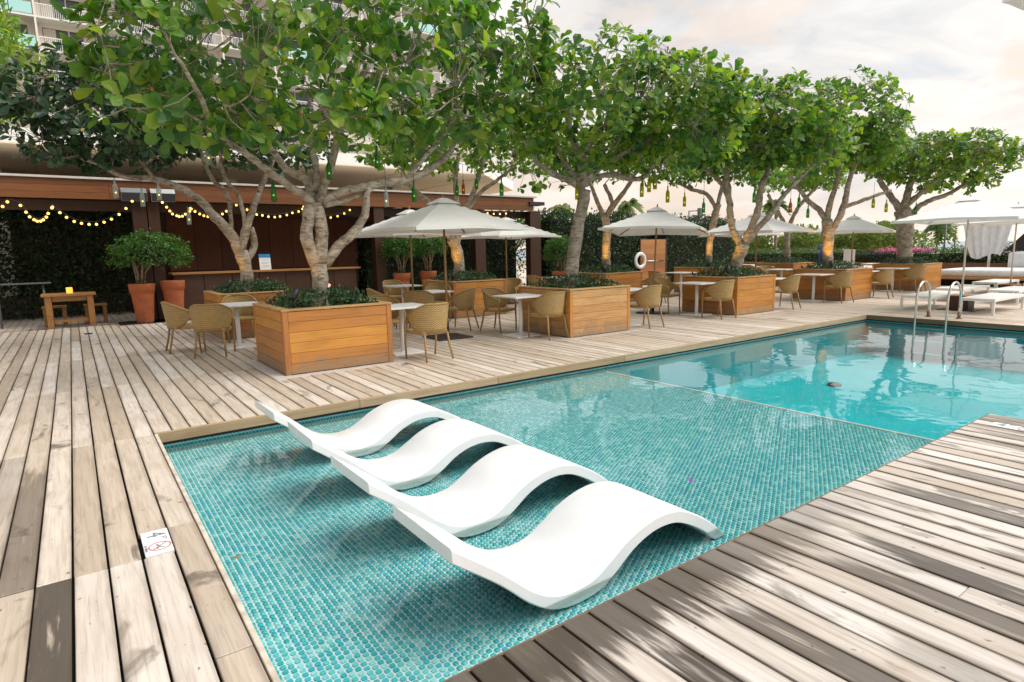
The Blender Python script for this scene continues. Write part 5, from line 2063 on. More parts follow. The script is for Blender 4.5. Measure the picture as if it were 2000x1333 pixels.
def person():
    root = thing('person', 'person in dark blue work clothes and olive cap bending over a hose', 'person', (40.9, 21.0, 0), math.radians(118))
    # local: the worker faces -Y and leans forward
    J = {'pelvis': (0, .05, .93, .13), 'waist': (0, .02, 1.10, .125), 'chest': (0, -.08, 1.32, .15), 'neck': (0, -.17, 1.47, .062), 'head': (0, -.24, 1.57, .095), 'crown': (0, -.26, 1.66, .075),
         'shl': (-.18, -.09, 1.39, .07), 'ell': (-.25, -.12, 1.12, .05), 'wrl': (-.14, -.33, .98, .037), 'hal': (-.11, -.41, .96, .036),
         'shr': (.18, -.09, 1.39, .07), 'elr': (.25, -.14, 1.12, .05), 'wrr': (.16, -.35, 1.00, .037), 'har': (.13, -.43, .98, .036),
         'hil': (-.09, .05, .88, .105), 'knl': (-.10, .0, .49, .066), 'anl': (-.11, .05, .09, .045), 'tol': (-.12, -.11, .035, .038),
         'hir': (.09, .05, .88, .105), 'knr': (.10, -.02, .49, .066), 'anr': (.11, .04, .09, .045), 'tor': (.12, -.12, .035, .038)}
    E_ = [('pelvis', 'waist'), ('waist', 'chest'), ('chest', 'neck'), ('neck', 'head'), ('head', 'crown'), ('chest', 'shl'), ('shl', 'ell'), ('ell', 'wrl'), ('wrl', 'hal'), ('chest', 'shr'), ('shr', 'elr'), ('elr', 'wrr'), ('wrr', 'har'), ('pelvis', 'hil'), ('hil', 'knl'), ('knl', 'anl'), ('anl', 'tol'), ('pelvis', 'hir'), ('hir', 'knr'), ('knr', 'anr'), ('anr', 'tor')]
    def skinned(name, mat, keys, grow_):
        ks = [k for k in J if k in keys]
        me = bpy.data.meshes.new(name)
        me.from_pydata([J[k][:3] for k in ks], [(ks.index(a), ks.index(c)) for a, c in E_ if a in ks and c in ks], [])
        me.materials.append(M[mat])
        o = link(name, me, root)
        md = o.modifiers.new('skin', 'SKIN')
        md.use_smooth_shade = True
        me.skin_vertices.new() if not me.skin_vertices else None
        for i, k in enumerate(ks):
            sv = me.skin_vertices[0].data[i]
            sv.radius = (J[k][3] + grow_, J[k][3] + grow_)
            sv.use_root = k in ('pelvis', 'waist')
        o.modifiers.new('subdivision', 'SUBSURF').levels = 1
        return o
    skinned('body', 'skin', set(J), 0.0)
    skinned('shirt', 'blue', {'waist', 'chest', 'shl', 'ell', 'shr', 'elr', 'pelvis'}, .014)
    skinned('trousers', 'navy', {'pelvis', 'hil', 'knl', 'anl', 'hir', 'knr', 'anr'}, .016)
    m = MB()
    m.sphere((0, -.255, 1.63), .108, 12, 8, .75)
    m.cbox(-.075, .075, -.44, -.30, 1.605, 1.62, .005)
    m.build('cap', 'cap', root)
    for s in (-1, 1):
        m = MB()
        m.cbox(s * .12 - .05, s * .12 + .05, -.17, .09, .0, .085, .03)
        m.build('shoe', 'white', root)
    h = thing('garden_hose', 'thin dark hose looping from the worker to the planting', 'hose', (40.9, 21.0, 0))
    m = MB()
    q = spline([(-.25, .15, .98, 1), (-.7, .8, 1.28, 1), (-1.2, 1.6, 1.2, 1), (-1.6, 2.2, .7, 1), (-1.7, 2.5, .02, 1)], .1)
    m.tube(q[:, :3], .022, 6)
    m.build('hose_line', 'black', h)


def far_things():
    # low wall with clipped hedge behind the daybed, continuing as a farther flower hedge
    w = thing('low_wall', 'low dark wood retaining wall behind the daybed', 'wall', (29.2, 3.0, 0))
    for k in range(4):
        for q in range(3):
            m = MB()
            m.cbox(0, .04, -9 + q * 5.6 + .003, -9 + (q + 1) * 5.6 - .003, .01 + k * .165, .172 + k * .165, .003)
            m.build('plank', 'lowwall', w)
    m = MB()
    m.box(.042, .9, -9, 7.8, 0, .64)
    m.build('soil', 'soil', w)
    hedge('clipped_hedge', 'clipped green hedge on the low wall behind the daybed', 29.35, 30.2, -6, 10.4, .64, 1.22, 5200, .10, 'leafhedge', 'xyt', 8, extra=('flower', 260, .07, .02))
    hedge('clipped_hedge', 'bright green clipped hedge behind the worker', 45.5, 47.0, 21.6, 42, 0, 1.02, 6500, .13, 'leafhedge', 'xyt', 9)
    hedge('flowering_hedge', 'hedge topped with magenta blossom between the far trunks', 45.5, 47.0, 11.0, 21.5, 0, .90, 4200, .13, 'leafdark', 'xyt', 10, extra=('flower', 2600, .13, .06))
    w = thing('low_wall', 'low wood edging in front of the flowering hedge', 'wall', (45.0, 26.0, 0))
    for q in range(5):
        m = MB()
        m.cbox(0, .05, -15 + q * 6 + .004, -15 + (q + 1) * 6 - .004, .01, .20, .004)
        m.build('plank', 'lowwall', w)
    # tall hedge right of the pergola and dark planting under it
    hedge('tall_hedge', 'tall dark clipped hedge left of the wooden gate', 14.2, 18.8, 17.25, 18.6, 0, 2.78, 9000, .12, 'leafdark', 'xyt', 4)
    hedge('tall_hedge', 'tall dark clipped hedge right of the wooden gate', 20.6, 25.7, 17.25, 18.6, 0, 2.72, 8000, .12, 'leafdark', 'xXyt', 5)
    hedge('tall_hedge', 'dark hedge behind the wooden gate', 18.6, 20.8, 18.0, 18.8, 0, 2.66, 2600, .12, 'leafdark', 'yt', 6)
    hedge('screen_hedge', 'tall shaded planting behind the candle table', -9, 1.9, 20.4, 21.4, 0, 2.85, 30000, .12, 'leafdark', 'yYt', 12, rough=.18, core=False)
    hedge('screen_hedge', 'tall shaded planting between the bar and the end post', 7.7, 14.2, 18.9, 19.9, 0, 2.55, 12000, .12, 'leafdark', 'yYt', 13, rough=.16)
    # trees behind
    def bush_tree(name, label, x, y, z0, h, r_, n, leaf, mat, seed, bark='bark2', tpl=LEAF_MID, flat=.7, group=None, kx=1.0):
        rg = np.random.default_rng(seed)
        root = thing(name, label, 'tree', (x, y, z0), group=group)
        m = MB()
        m.tube([(0, 0, 0), (.05 * r_, 0, h * .35), (-.03 * r_, .02, h * .62), (0, 0, h * .85)], [.05 * h ** .5 + .03, .05 * h ** .5, .035 * h ** .5, .015], 7)
        for q in range(5):
            a = q * 1.26 + seed
            m.tube([(0, 0, h * (.40 + .05 * q)), (.35 * r_ * math.cos(a), .35 * r_ * math.sin(a), h * (.60 + .04 * q)), (.75 * r_ * math.cos(a), .75 * r_ * math.sin(a), h * (.72 + .03 * q))], [.03 * h ** .5, .02 * h ** .5, .008], 5, False)
        m.build('trunk', bark, root)
        P_, N_ = [], []
        for q in range(9):
            a, rr = rg.uniform(0, 6.28), r_ * rg.uniform(.15, .62)
            c = np.array([rr * math.cos(a) * kx, rr * math.sin(a), h * rg.uniform(.62, .90)])
            s = r_ * rg.uniform(.34, .55)
            k = n // 9
            dv = unit(rg.normal(size=(k, 3)))
            P_.append(c + dv * (s * (.55 + .5 * rg.random(k) ** .6))[:, None] * np.array([1, 1, flat]))
            N_.append(dv)
        leaf_cloud('crown', np.concatenate(P_), np.concatenate(N_), np.full(n // 9 * 9, leaf), mat, root, tpl, seed)
        return root
    bush_tree('plumeria_tree', 'bright yellow-green tree at the left picture edge before the tower', -2.3, 29.6, 0, 11.6, 3.5, 6000, .36, 'leaflight', 21, tpl=LEAF_LONG, flat=.9)
    bush_tree('light_green_tree', 'light green tree showing above the pergola behind the bar', 3.0, 30.0, 0, 7.4, 3.0, 4200, .26, 'leaflight', 22)
    bush_tree('light_green_tree', 'light green tree behind the pavilion, right of the big trunk', 9.5, 31.0, 0, 7.0, 2.6, 3200, .26, 'leaflight', 23)
    bush_tree('garden_bush', 'green bush beside the end post of the pergola', 15.6, 21.5, 0, 3.2, 1.3, 1500, .16, 'leaftopiary', 24)
    spots = [(59.2, 37.3, 6.6, 2.6), (61.2, 33.9, 6.9, 2.8), (58.0, 39.8, 6.2, 2.4), (66.0, 36.2, 6.5, 2.6), (66.5, 32.8, 6.4, 2.5), (69.5, 31.2, 6.8, 2.9), (76.0, 33.6, 7.2, 3.0), (73.0, 29.4, 7.0, 3.4)]
    where = ['just right of the dark hedge end', 'above the hedge left of the worker', 'partly behind the parasol next to the dark hedge', 'right behind the bare brown trunk', 'straight above the worker', 'right of the trunk by the worker', 'behind the parasol left of the last trunk', 'widest of the row, nearest the pink blossom']
    for q, (x, y, h, r_) in enumerate(spots):
        bush_tree('park_tree', 'pale green slim park tree ' + where[q], x, y, -3.2, h, r_, 1500, .42, 'leaffar', 40 + q, group='pale park trees beyond the hedge', flat=.55)
    bush_tree('round_tree', 'dark round far tree standing behind the pink blossom', 118.0, 48.5, -3.2, 5.8, 7.5, 2600, .8, 'leafhedge', 61, flat=.5)

    def palm(x, y, z0, h, s, label, seed, mat='leaffar'):
        rg = random.Random(seed)
        root = thing('palm_tree', label, 'palm', (x, y, z0), group='coconut palms in the distance')
        m = MB()
        lean = rg.uniform(-.08, .08) * h
        m.tube([(0, 0, 0), (lean * .3, 0, h * .4), (lean * .8, 0, h * .8), (lean, 0, h)], [.20, .15, .12, .10], 8)
        m.build('trunk', 'bark2', root)
        b = MB()
        for q in range(20):
            a = q * 2.4 + rg.random()
            el = rg.uniform(-.35, 1.1)
            L = s * rg.uniform(.8, 1.1)
            d = Vector((math.cos(a), math.sin(a), 0))
            sd = Vector((-d.y, d.x, 0))
            prev = None
            for k in range(8):
                t = k / 7
                p = Vector((lean, 0, h)) + d * (L * t * math.cos(el) * (1 - .15 * t)) + Vector((0, 0, L * (math.sin(el) * t - .75 * t * t)))
                w_ = .16 * s * math.sin(PI * min(1, .12 + .88 * t)) ** .6 + .02
                row = (p - sd * w_ - Vector((0, 0, w_ * .7)), p, p + sd * w_ - Vector((0, 0, w_ * .7)))
                if prev is not None:
                    # leaflets: every second gap stays open
                    for e in (0, 2):
                        f = len(b.v)
                        b.v += [tuple(prev[1]), tuple(row[1]), tuple(row[e] * .8 + prev[e] * .2 + d * .1 * s), tuple(prev[e] * .75 + row[e] * .25)]
                        b.face((f, f + 1, f + 2, f + 3))
                prev = row
        o = b.build('crown', mat, root)
    for x, y, z0, h, s, l in (
        (101.6, 42.2, -3.2, 7.6, 2.6, 'thin palm right of the last pool side trunk'),
        (103.8, 36.4, -3.2, 6.9, 3.0, 'palm beside the twin palms under the large parasol'),
        (104.1, 35.5, -3.2, 8.2, 3.2, 'tallest palm in front of the sea below the large parasol'),
        (92.0, 40.0, -3.2, 6.6, 2.4, 'low palm just left of the last pool side trunk'),
        (39.2, 45.5, -3.2, 8.6, 2.0, 'palm top above the hedge by the pergola end'),
        (43.6, 41.2, -3.2, 8.9, 2.0, 'palm top above the hedge left of the gate parasol'),
        (51.6, 30.6, -3.2, 8.4, 1.8, 'palm top between the two thin back row trunks')):
        palm(x, y, z0, h, s, l, int(x * 3))
    # Norfolk-like young pine
    root = thing('pine_tree', 'slim young pine before the sea below the large parasol', 'tree', (86.5, 28.4, -3.2))
    m = MB()
    m.tube([(0, 0, 0), (0, 0, 7.2)], [.14, .02], 7)
    m.build('trunk', 'bark2', root)
    b = MB()
    rg = random.Random(5)
    for k in range(22):
        z = 1.6 + k * .25
        for q in range(6):
            a = q * PI / 3 + k * .5
            L = (1.35 - z / 7.2 * 1.1) * rg.uniform(.7, 1.1)
            p, e = Vector((0, 0, z)), Vector((L * math.cos(a), L * math.sin(a), z + .18))
            s_ = Vector((-math.sin(a), math.cos(a), 0)) * .09
            f = len(b.v)
            b.v += [tuple(p - s_), tuple(p + s_), tuple(e + s_ * .6), tuple(e - s_ * .6)]
            b.face((f, f + 1, f + 2, f + 3))
    b.build('crown', 'leaffar', root)
    for x, y, h, l in ((52.5, 41.0, 8.4, 'grey street lamp with a box head above the dark hedge'), (95, 44.2, 7.0, 'thin lamp post by the sea left of the last trunk'), (97, 33.0, 7.2, 'thin lamp post by the sea under the large parasol'), (96, 45.6, 6.9, 'second thin lamp post by the sea left of the last trunk')):
        root = thing('street_lamp', l, 'street lamp', (x, y, -3.2))
        m = MB()
        m.tube([(0, 0, 0), (0, 0, h)], .07, 7)
        m.tube([(0, 0, h - .05), (.9, -.5, h)], .05, 6)
        m.build('post', 'grey', root)
        m = MB()
        m.cbox(.75, 1.15, -.85, -.45, h - .75 if x < 60 else h - .1, h + .25 if x < 60 else h + .1, .02)
        m.build('lamp_head', 'grey', root)


def small_things():
    # bottles hang from the limbs
    B = {k: make_bottle(k) for k in ('glassgreen', 'glassyellow', 'glassamber', 'glassclear')}
    used = {k: [] for k in B}
    spec = [  # pixel column, row of the bottle's foot, depth along the bearing, glass, label
        (228, 388, 11.6, 'glassclear', 'clear bottle hanging from the long left limb before the fascia boards'),
        (280, 405, 11.8, 'glassclear', 'clear bottle hanging before the left posts below the floodlight'),
        (312, 392, 11.7, 'glassclear', 'clear bottle hanging from the left limb beside the second floodlight'),
        (370, 440, 12.2, 'glassclear', 'clear bottle hanging low before the bar wall, beside the long limb'),
        (408, 322, 9.0, 'glassclear', 'clear bottle hanging among dark leaves left of the big trunk'),
        (536, 395, 8.9, 'glassgreen', 'green bottle hanging before the fascia boards left of the big trunk'),
        (643, 352, 8.9, 'glassgreen', 'green bottle hanging beside the upright limb of the big tree'),
        (738, 330, 8.9, 'glassgreen', 'green bottle with a glowing bulb above the right limb of the big tree'),
        (755, 405, 9.3, 'glassclear', 'clear bottle hanging under the right limb left of the parasols'),
        (809, 396, 9.3, 'glassgreen', 'green bottle hanging just above the second parasol top'),
        (893, 383, 12.9, 'glassgreen', 'large green bottle left of the amber one above the first parasol'),
        (905, 380, 13.2, 'glassamber', 'amber bottle hanging above the first parasol'),
        (931, 370, 13.2, 'glassgreen', 'green bottle right of the amber one above the first parasol'),
        (980, 383, 11.0, 'glassgreen', 'green bottle among leaves before the pavilion corner'),
        (1127, 391, 11.2, 'glassyellow', 'yellow-green bottle left of the second pool side trunk'),
        (1253, 385, 11.6, 'glassyellow', 'small yellow bottle hanging by the bent limb end'),
        (1268, 376, 11.8, 'glassyellow', 'yellow bottle pair, left one beside the bent limb'),
        (1279, 370, 11.4, 'glassyellow', 'large yellow bottle right of the bent limb'),
        (1304, 396, 12.0, 'glassyellow', 'yellow bottle hanging right of the gate parasol top'),
        (1337, 404, 14.2, 'glassyellow', 'yellow bottle hanging alone against the pale sky'),
        (1374, 416, 14.0, 'glassgreen', 'green bottle hanging lowest beside the street lamp'),
        (1473, 396, 14.6, 'glassgreen', 'small green bottle over the parasol behind the leaning tree'),
        (1543, 416, 14.8, 'glassamber', 'big amber bottle hanging right of the leaning tree'),
        (1560, 405, 16.0, 'glassgreen', 'green bottle just right of the big amber bottle'),
        (1577, 426, 17.0, 'glassgreen', 'green bottle left of the fourth pool side trunk'),
        (1705, 407, 17.4, 'glassyellow', 'yellow-green bottle above the parasol before the last trunk'),
        (1730, 415, 18.2, 'glassyellow', 'yellow-green bottle left of the last pool side trunk'),
        (1788, 420, 19.0, 'glassgreen', 'green bottle by the fork of the last pool side tree')]
    for px, py, dep, k, l in spec:
        d = CRn @ np.array([(px - 1000) / FPX, -(py - 666.5) / FPX, -1.0])
        hdir = d[:2] / np.linalg.norm(d[:2])
        t = dep / np.linalg.norm(d[:2])
        p = np.array([0, 0, 1.55]) + d * t
        s = 1.0
        o = place(B[k], used[k], (round(p[0], 2), round(p[1], 2), round(p[2], 2)), 0, l, 'bottles hanging in the trees')
    marker((0.224 - .066, 3.855, .002), 'white depth tile marked 4 set in the left deck')
    marker((6.16, 1.66, .002), 'white depth tile on the near deck at the right edge', turn=-.0)
    b = MB()
    b.prism([(0, 0, 0), (.035, .01, .004), (.05, .045, 0), (.012, .05, .006)], (0, 0, .002))
    o = b.build('flower_petal', 'petal', None, (3.45, 2.62, -.1275))
    tag(o, 'small purple petal floating beside the nearest lounger', 'petal')
    b = MB()
    b.prism([(0, 0, 0), (.02, .012, .004), (.055, .008, .002), (.025, -.012, 0)], (0, 0, .002))
    o = b.build('fallen_leaf', 'pod', None, (.56, 3.5, -.1275))
    tag(o, 'brown fallen leaf floating by the left pool edge', 'leaf')
    b = MB()
    b.prism([(0, 0, 0), (.05, .02, .006), (.09, .015, .004), (.05, -.02, 0)], (0, 0, .002))
    o = b.build('fallen_leaf', 'leaf', None, (5.55, 1.25, .004))
    tag(o, 'pale leaf scrap lying on the near deck before the depth tile', 'leaf')
    b = MB()
    b.lathe([(.001, 0), (.11, 0), (.11, .03), (.06, .05), (.001, .055)], 20)
    o = b.build('pool_drain', 'black', None, (10.2, 4.9, -.818))
    tag(o, 'round black drain cover on the deep pool floor', 'drain')
    h = thing('deck_hatch', 'small dark square opening in the left deck before the wooden table', 'hatch', (.145, 15.3, 0))
    b = MB()
    b.cbox(-.07, .07, -.13, .13, -.006, .003, .002)
    b.build('grate', 'black', h)


TREES = {
 'T1': ([[(2.84,8.65,0.7,0.113),(2.85,8.65,1.09,0.109),(2.87,8.64,1.41,0.122)],[(2.84,8.65,1.38,0.079),(2.76,8.63,1.58,0.091),(2.71,8.61,1.77,0.087),(2.75,8.63,2.01,0.087),(2.82,8.66,2.22,0.081)],[(2.88,8.64,1.41,0.099),(2.92,8.63,1.74,0.095),(2.91,8.63,2.02,0.094),(2.88,8.64,2.25,0.097)],[(2.95,8.62,1.41,0.072),(3.14,8.55,1.66,0.073),(3.36,8.54,1.84,0.067),(3.54,8.53,2.1,0.057),(3.6,8.56,2.36,0.051),(3.65,8.54,2.48,0.047)],[(2.86,8.65,2.23,0.071),(2.65,8.61,2.39,0.06),(2.36,8.5,2.54,0.052),(2.06,8.39,2.74,0.044),(1.75,8.17,2.89,0.039),(1.56,8.02,2.97,0.035),(1.41,7.76,3.18,0.029),(1.25,7.49,3.4,0.022),(1.1,7.33,3.59,0.017)],[(1.56,8.02,2.97,0.024),(1.41,8.18,3.14,0.022),(1.18,8.36,3.35,0.016),(0.92,8.65,3.61,0.014)],[(2.85,8.75,2.35,0.065),(2.81,8.82,2.59,0.062),(2.6,8.94,2.74,0.049),(2.45,9.1,3.0,0.045),(2.33,9.14,3.27,0.039),(2.22,9.07,3.62,0.028),(2.1,9.0,3.98,0.022)],[(2.9,8.74,2.4,0.052),(2.97,8.82,2.64,0.049),(2.98,8.92,2.98,0.043),(2.99,9.13,3.44,0.033),(3.12,9.19,3.96,0.027)],[(2.92,8.63,2.29,0.065),(3.05,8.58,2.62,0.058),(3.17,8.54,3.01,0.052),(3.28,8.51,3.36,0.045),(3.36,8.27,3.66,0.035),(3.5,8.01,4.02,0.025)],[(2.94,8.62,2.26,0.065),(3.24,8.63,2.42,0.063),(3.57,8.57,2.5,0.064),(3.98,8.59,2.58,0.062),(4.44,8.65,2.7,0.061),(4.85,8.73,2.89,0.055),(5.2,8.82,3.17,0.045),(5.43,8.85,3.55,0.038),(5.88,8.91,3.94,0.031),(6.39,8.96,4.26,0.024)],[(4.25,8.61,2.64,0.042),(4.56,8.51,2.98,0.035),(4.79,8.43,3.23,0.028),(5.01,8.15,3.65,0.021)],[(2.96,8.61,2.21,0.042),(3.37,8.69,2.32,0.04),(3.58,8.62,2.43,0.037)],[(2.33,9.14,3.27,0.026),(1.96,8.31,3.22,0.02),(1.6,7.69,3.24,0.016)],[(3.17,8.54,3.01,0.026),(2.88,7.8,3.13,0.018),(2.64,7.46,3.26,0.014)]],
  [(2.64,8.72,4.19,2.2,2.2,1.3),(1.38,8.29,3.88,1.15,1.3,0.95),(0.9,8.66,3.95,0.6,0.8,0.75),(4.35,8.47,4.4,1.7,1.8,1.3),(5.71,8.34,4.43,1.0,1.3,1.0),(3.21,8.53,5.34,2.6,2.2,1.0),(5.77,8.11,5.05,0.75,1.1,0.7),(2.73,7.53,3.25,0.75,0.6,0.45),(1.8,7.63,3.14,0.55,0.45,0.3),(0.9,8.24,3.21,0.6,0.6,0.4),(5.21,8.82,3.61,0.9,0.9,0.5),(1.75,9.65,3.67,1.2,1.0,0.5)]),
 'B1': ([[(2.79,12.88,0.68,0.124),(2.8,12.87,1.24,0.119),(2.74,12.89,1.64,0.127)],[(2.72,12.89,1.62,0.109),(2.58,12.92,1.99,0.099),(2.35,12.98,2.29,0.089),(2.15,13.02,2.57,0.079),(1.86,12.98,2.78,0.073),(1.54,12.95,2.92,0.063),(1.25,12.91,2.96,0.054),(0.9,12.89,2.97,0.045),(0.62,12.85,3.12,0.036),(0.27,12.83,3.26,0.027)],[(1.37,12.89,2.95,0.037),(1.24,12.92,3.21,0.033),(1.07,12.85,3.54,0.028),(1.0,12.77,4.04,0.024)],[(2.74,12.89,1.64,0.091),(2.84,12.86,1.99,0.082),(2.93,12.84,2.24,0.068),(3.08,12.81,2.58,0.059),(3.24,12.88,2.94,0.055),(3.46,12.93,3.36,0.046),(3.67,12.98,3.98,0.037)],[(2.81,12.87,1.42,0.064),(3.01,12.93,1.74,0.069),(2.96,12.94,2.09,0.06)],[(2.6,12.92,1.94,0.041),(2.64,13.01,2.39,0.041),(2.6,13.12,2.79,0.045),(2.4,13.17,3.03,0.04),(2.31,13.29,3.33,0.036),(2.21,13.42,4.01,0.027)],[(2.86,12.86,2.06,0.041),(2.82,12.87,2.48,0.041),(2.75,12.88,2.77,0.04),(2.58,12.92,3.01,0.036),(2.53,12.93,3.49,0.035),(2.53,12.93,3.96,0.026)]],
  [(0.28,12.93,3.99,1.05,1.3,0.95),(1.03,13.27,4.0,1.2,1.4,0.9),(2.53,13.24,3.96,1.4,1.5,0.7),(3.65,13.09,3.94,1.1,1.3,0.65),(1.79,13.1,4.63,1.5,1.5,0.7),(-0.06,13.01,3.72,0.55,0.8,0.6)]),
 'T2': ([[(7.63,8.71,0.64,0.132),(7.68,8.66,1.23,0.122),(7.74,8.62,1.8,0.117),(7.82,8.55,2.27,0.112),(7.87,8.5,2.64,0.12)],[(7.87,8.5,2.64,0.068),(7.63,8.71,2.81,0.064),(7.36,8.82,2.92,0.055),(7.09,8.93,3.12,0.046),(6.92,8.94,3.36,0.037),(6.57,8.99,3.69,0.029)],[(7.85,8.52,2.73,0.055),(7.77,8.86,3.04,0.052),(7.73,9.03,3.34,0.039),(7.69,9.2,3.83,0.031)],[(7.87,8.5,2.68,0.085),(7.81,8.55,3.19,0.076),(7.72,8.63,3.47,0.068),(7.64,8.7,3.83,0.051),(7.71,8.64,4.36,0.038)],[(7.87,8.5,2.82,0.06),(8.19,8.21,3.1,0.051),(8.4,7.9,3.28,0.046),(8.62,7.56,3.47,0.037),(8.78,7.29,3.61,0.028)],[(7.88,8.49,2.8,0.055),(8.27,8.28,2.89,0.051),(8.62,8.1,2.82,0.047),(8.8,7.94,2.81,0.043),(8.91,7.84,2.99,0.039),(8.95,7.8,3.26,0.034),(9.11,7.8,3.64,0.026)],[(7.86,8.58,3.18,0.043),(8.23,8.58,3.69,0.039),(8.55,8.43,3.97,0.035),(8.9,8.25,4.11,0.026)]],
  [(8.05,8.33,4.25,1.8,1.8,1.0),(7.1,8.92,4.34,1.05,1.3,0.95),(9.08,7.55,4.09,1.3,1.4,0.8),(9.86,7.13,3.92,0.75,1.1,0.65),(7.98,8.13,3.46,1.5,1.4,0.5),(9.22,7.3,3.48,1.0,1.0,0.5)]),
 'T3': ([[(12.63,8.6,0.68,0.142),(12.7,8.5,1.19,0.141),(12.77,8.4,1.57,0.151)],[(12.76,8.42,1.48,0.086),(12.64,8.6,1.9,0.081),(12.59,8.66,2.26,0.081),(12.57,8.69,2.61,0.075),(12.54,8.74,3.08,0.07),(12.5,8.8,3.66,0.053),(12.23,8.83,4.21,0.042)],[(12.77,8.4,1.52,0.097),(12.87,8.25,2.01,0.085),(12.93,8.17,2.35,0.08),(12.96,8.13,2.81,0.069),(13.12,8.07,3.27,0.053),(13.16,8.01,3.94,0.042)],[(12.78,8.38,1.54,0.07),(12.97,8.11,2.0,0.069),(13.09,7.94,2.23,0.063),(13.4,7.84,2.63,0.053),(13.75,7.68,3.03,0.042),(14.01,7.48,3.36,0.032)],[(12.57,8.69,2.59,0.048),(12.61,8.99,3.05,0.049),(12.45,9.39,3.44,0.044),(12.33,9.75,3.77,0.039)]],
  [(12.71,8.5,4.25,1.4,1.7,0.95),(13.33,7.76,4.3,1.2,1.4,0.85),(12.4,8.94,3.96,1.0,1.3,0.62),(13.73,7.36,3.77,0.9,1.2,0.6),(12.9,8.21,3.78,1.4,1.3,0.4)]),
 'T4': ([[(17.45,8.75,0.68,0.145),(17.43,8.79,1.35,0.144),(17.42,8.8,1.85,0.156),(17.4,8.85,2.21,0.143)],[(17.4,8.85,2.18,0.091),(17.31,9.03,2.5,0.078),(17.19,9.27,2.73,0.072),(17.1,9.46,3.03,0.059),(16.77,9.68,3.53,0.046)],[(17.4,8.85,2.18,0.091),(17.43,8.78,2.7,0.078),(17.48,8.69,3.11,0.064),(17.51,8.63,3.73,0.051)],[(17.43,8.8,1.75,0.091),(17.54,8.56,2.27,0.09),(17.59,8.47,2.68,0.083),(17.63,8.39,3.3,0.064),(17.72,8.2,3.96,0.05)],[(17.58,8.48,2.54,0.058),(17.99,8.11,2.73,0.051),(18.44,7.66,2.96,0.038)]],
  [(17.62,8.41,4.92,1.25,1.5,1.1),(17.27,9.11,4.44,1.1,1.4,0.75),(17.99,7.88,4.27,0.95,1.3,0.68),(17.61,8.42,4.05,1.4,1.4,0.5)]),
 'T5': ([[(22.38,8.69,0.69,0.229),(22.36,8.76,1.43,0.228),(22.35,8.77,2.1,0.258),(22.31,8.88,2.6,0.242)],[(22.31,8.88,2.52,0.121),(22.19,9.2,3.03,0.099),(22.04,9.57,3.64,0.077)],[(22.33,8.84,2.51,0.151),(22.36,8.75,3.25,0.105),(22.42,8.61,4.04,0.074)],[(22.35,8.78,2.18,0.091),(22.59,8.43,2.74,0.082),(22.92,7.85,3.03,0.066),(23.24,7.3,3.46,0.051),(23.47,6.99,3.75,0.036)],[(22.36,8.76,2.76,0.09),(22.49,8.15,3.36,0.073),(22.61,7.54,3.92,0.05)]],
  [(22.41,8.62,4.28,1.5,1.6,0.75),(22.84,7.51,4.32,1.3,1.4,0.5),(23.28,6.65,4.16,0.7,0.9,0.4),(22.13,9.34,4.24,1.1,1.3,0.6),(22.72,7.82,3.57,1.4,1.3,0.45),(23.21,6.83,3.49,0.55,0.6,0.25)]),
 'B2': ([[(7.68,12.94,0.62,0.137),(7.74,12.91,1.18,0.136),(7.68,12.94,1.62,0.147),(7.58,13.0,1.87,0.113)],[(7.6,12.99,1.83,0.09),(7.46,13.07,2.18,0.079),(7.28,13.18,2.55,0.073),(7.02,13.45,2.93,0.061),(6.66,13.79,3.3,0.045)],[(7.68,12.94,1.62,0.079),(7.75,12.9,2.18,0.073),(7.74,12.91,2.66,0.067),(7.72,12.92,3.15,0.056),(7.9,13.04,3.89,0.045)],[(7.71,12.92,1.71,0.068),(7.86,12.83,2.42,0.067),(8.09,12.7,2.96,0.061),(8.31,12.68,3.51,0.05),(8.54,12.66,4.13,0.039)],[(7.86,12.83,2.36,0.051),(8.3,12.69,2.97,0.051),(8.74,12.54,3.28,0.04),(9.19,12.39,3.66,0.028)]],
  [(7.65,12.96,4.16,1.8,1.8,0.8),(9.03,12.37,4.19,1.2,1.3,0.75),(6.61,13.59,4.11,1.2,1.3,0.55),(9.51,12.19,3.34,0.5,0.7,0.35)]),
 'B3': ([[(12.75,12.86,0.65,0.122),(12.73,12.87,1.47,0.121),(12.75,12.85,2.06,0.114),(12.69,12.91,2.5,0.12)],[(12.69,12.91,2.43,0.074),(12.53,13.07,2.95,0.06),(12.37,13.22,3.53,0.047)],[(12.71,12.89,2.43,0.08),(12.9,12.71,2.79,0.08),(13.05,12.55,3.07,0.066),(13.25,12.35,3.49,0.053),(13.48,12.28,4.06,0.04)],[(12.71,12.89,2.43,0.06),(12.84,12.76,2.86,0.06),(12.69,12.91,3.37,0.053)]],
  [(12.89,12.71,4.07,1.7,1.7,0.65),(13.81,11.81,3.95,1.2,1.2,0.5),(11.96,13.63,4.06,1.1,1.2,0.7)]),
 'B4': ([[(17.55,12.83,0.7,0.11),(17.55,12.83,1.56,0.109),(17.63,12.73,2.41,0.116),(17.69,12.65,2.91,0.108)],[(17.67,12.67,2.74,0.069),(17.47,12.94,3.26,0.069),(17.17,13.34,3.45,0.062),(16.87,13.75,3.73,0.047)],[(17.69,12.65,2.87,0.069),(17.77,12.53,3.57,0.061),(17.93,12.32,4.21,0.045)]],
  [(17.55,12.84,4.33,1.6,1.6,0.6),(16.92,13.69,4.14,1.0,1.1,0.5),(18.3,11.81,4.17,1.1,1.2,0.6)]),
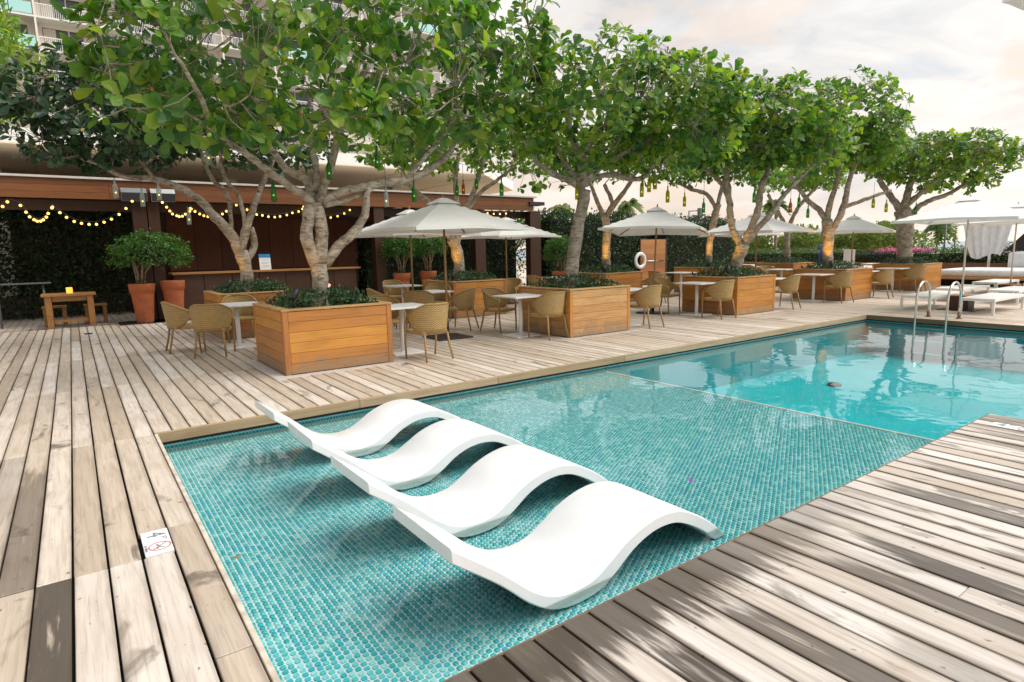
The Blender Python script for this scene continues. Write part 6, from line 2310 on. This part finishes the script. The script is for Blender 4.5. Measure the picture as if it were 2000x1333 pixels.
 'B5': ([[(22.44,12.84,0.62,0.125),(22.41,12.88,1.7,0.124),(22.41,12.88,2.28,0.124)],[(22.41,12.88,2.13,0.08),(22.24,13.18,2.78,0.071),(22.04,13.52,3.47,0.053)],[(22.41,12.88,2.13,0.08),(22.59,12.57,2.94,0.07),(22.84,12.14,3.57,0.052)]],
  [(22.39,12.92,4.19,1.7,1.7,0.55),(22.91,12.02,4.03,1.1,1.2,0.5)]),
}

def trees():
    g = 'broad-leaved trees growing from the planters'
    spec = [
        ('T1', 'big pale-barked tree with forked trunk in the nearest planter', (2.85, 8.65, .74), 900, .232, 300, 14),
        ('B1', 'dark spreading tree in the bar planter, long limb reaching left', (2.9, 12.85, .74), 950, .20, 200, 4),
        ('T2', 'leaning straight-trunked tree in the bleached second planter', (7.7, 8.65, .74), 1020, .20, 300, 8),
        ('B2', 'tree behind the first parasol with an amber-lit lower trunk', (7.75, 12.9, .74), 520, .20, 60, 0),
        ('T3', 'tree with strongly leaning forked trunk in the third planter', (12.6, 8.65, .74), 900, .205, 240, 4),
        ('B3', 'tree with an amber-lit straight trunk left of the gate', (12.7, 12.9, .74), 460, .205, 0, 0),
        ('T4', 'tree with a Y-shaped trunk in the fourth pool side planter', (17.5, 8.65, .74), 800, .21, 160, 0),
        ('B4', 'thin back row tree with amber-lit trunk before the dark hedge', (17.5, 12.9, .74), 380, .21, 0, 0),
        ('T5', 'thick-trunked tree at the far end of the pool side row', (22.4, 8.65, .74), 740, .215, 80, 0),
        ('B5', 'farthest back row tree with bare brown trunk before the park', (22.4, 12.9, .74), 360, .215, 0, 0)]
    for q, (k, l, base, n, ll, np_, fr) in enumerate(spec):
        br, lo = TREES[k]
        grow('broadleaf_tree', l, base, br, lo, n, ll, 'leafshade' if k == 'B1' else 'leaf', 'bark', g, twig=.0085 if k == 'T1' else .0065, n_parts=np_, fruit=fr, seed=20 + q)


setting()
pool()
decks()
pergola()
bar()
pavilion()
tower()
trees()
furniture()
loungers()
ladder()
pots_and_bench()
gate_and_ring()
lamps()
person()
far_things()
small_things()
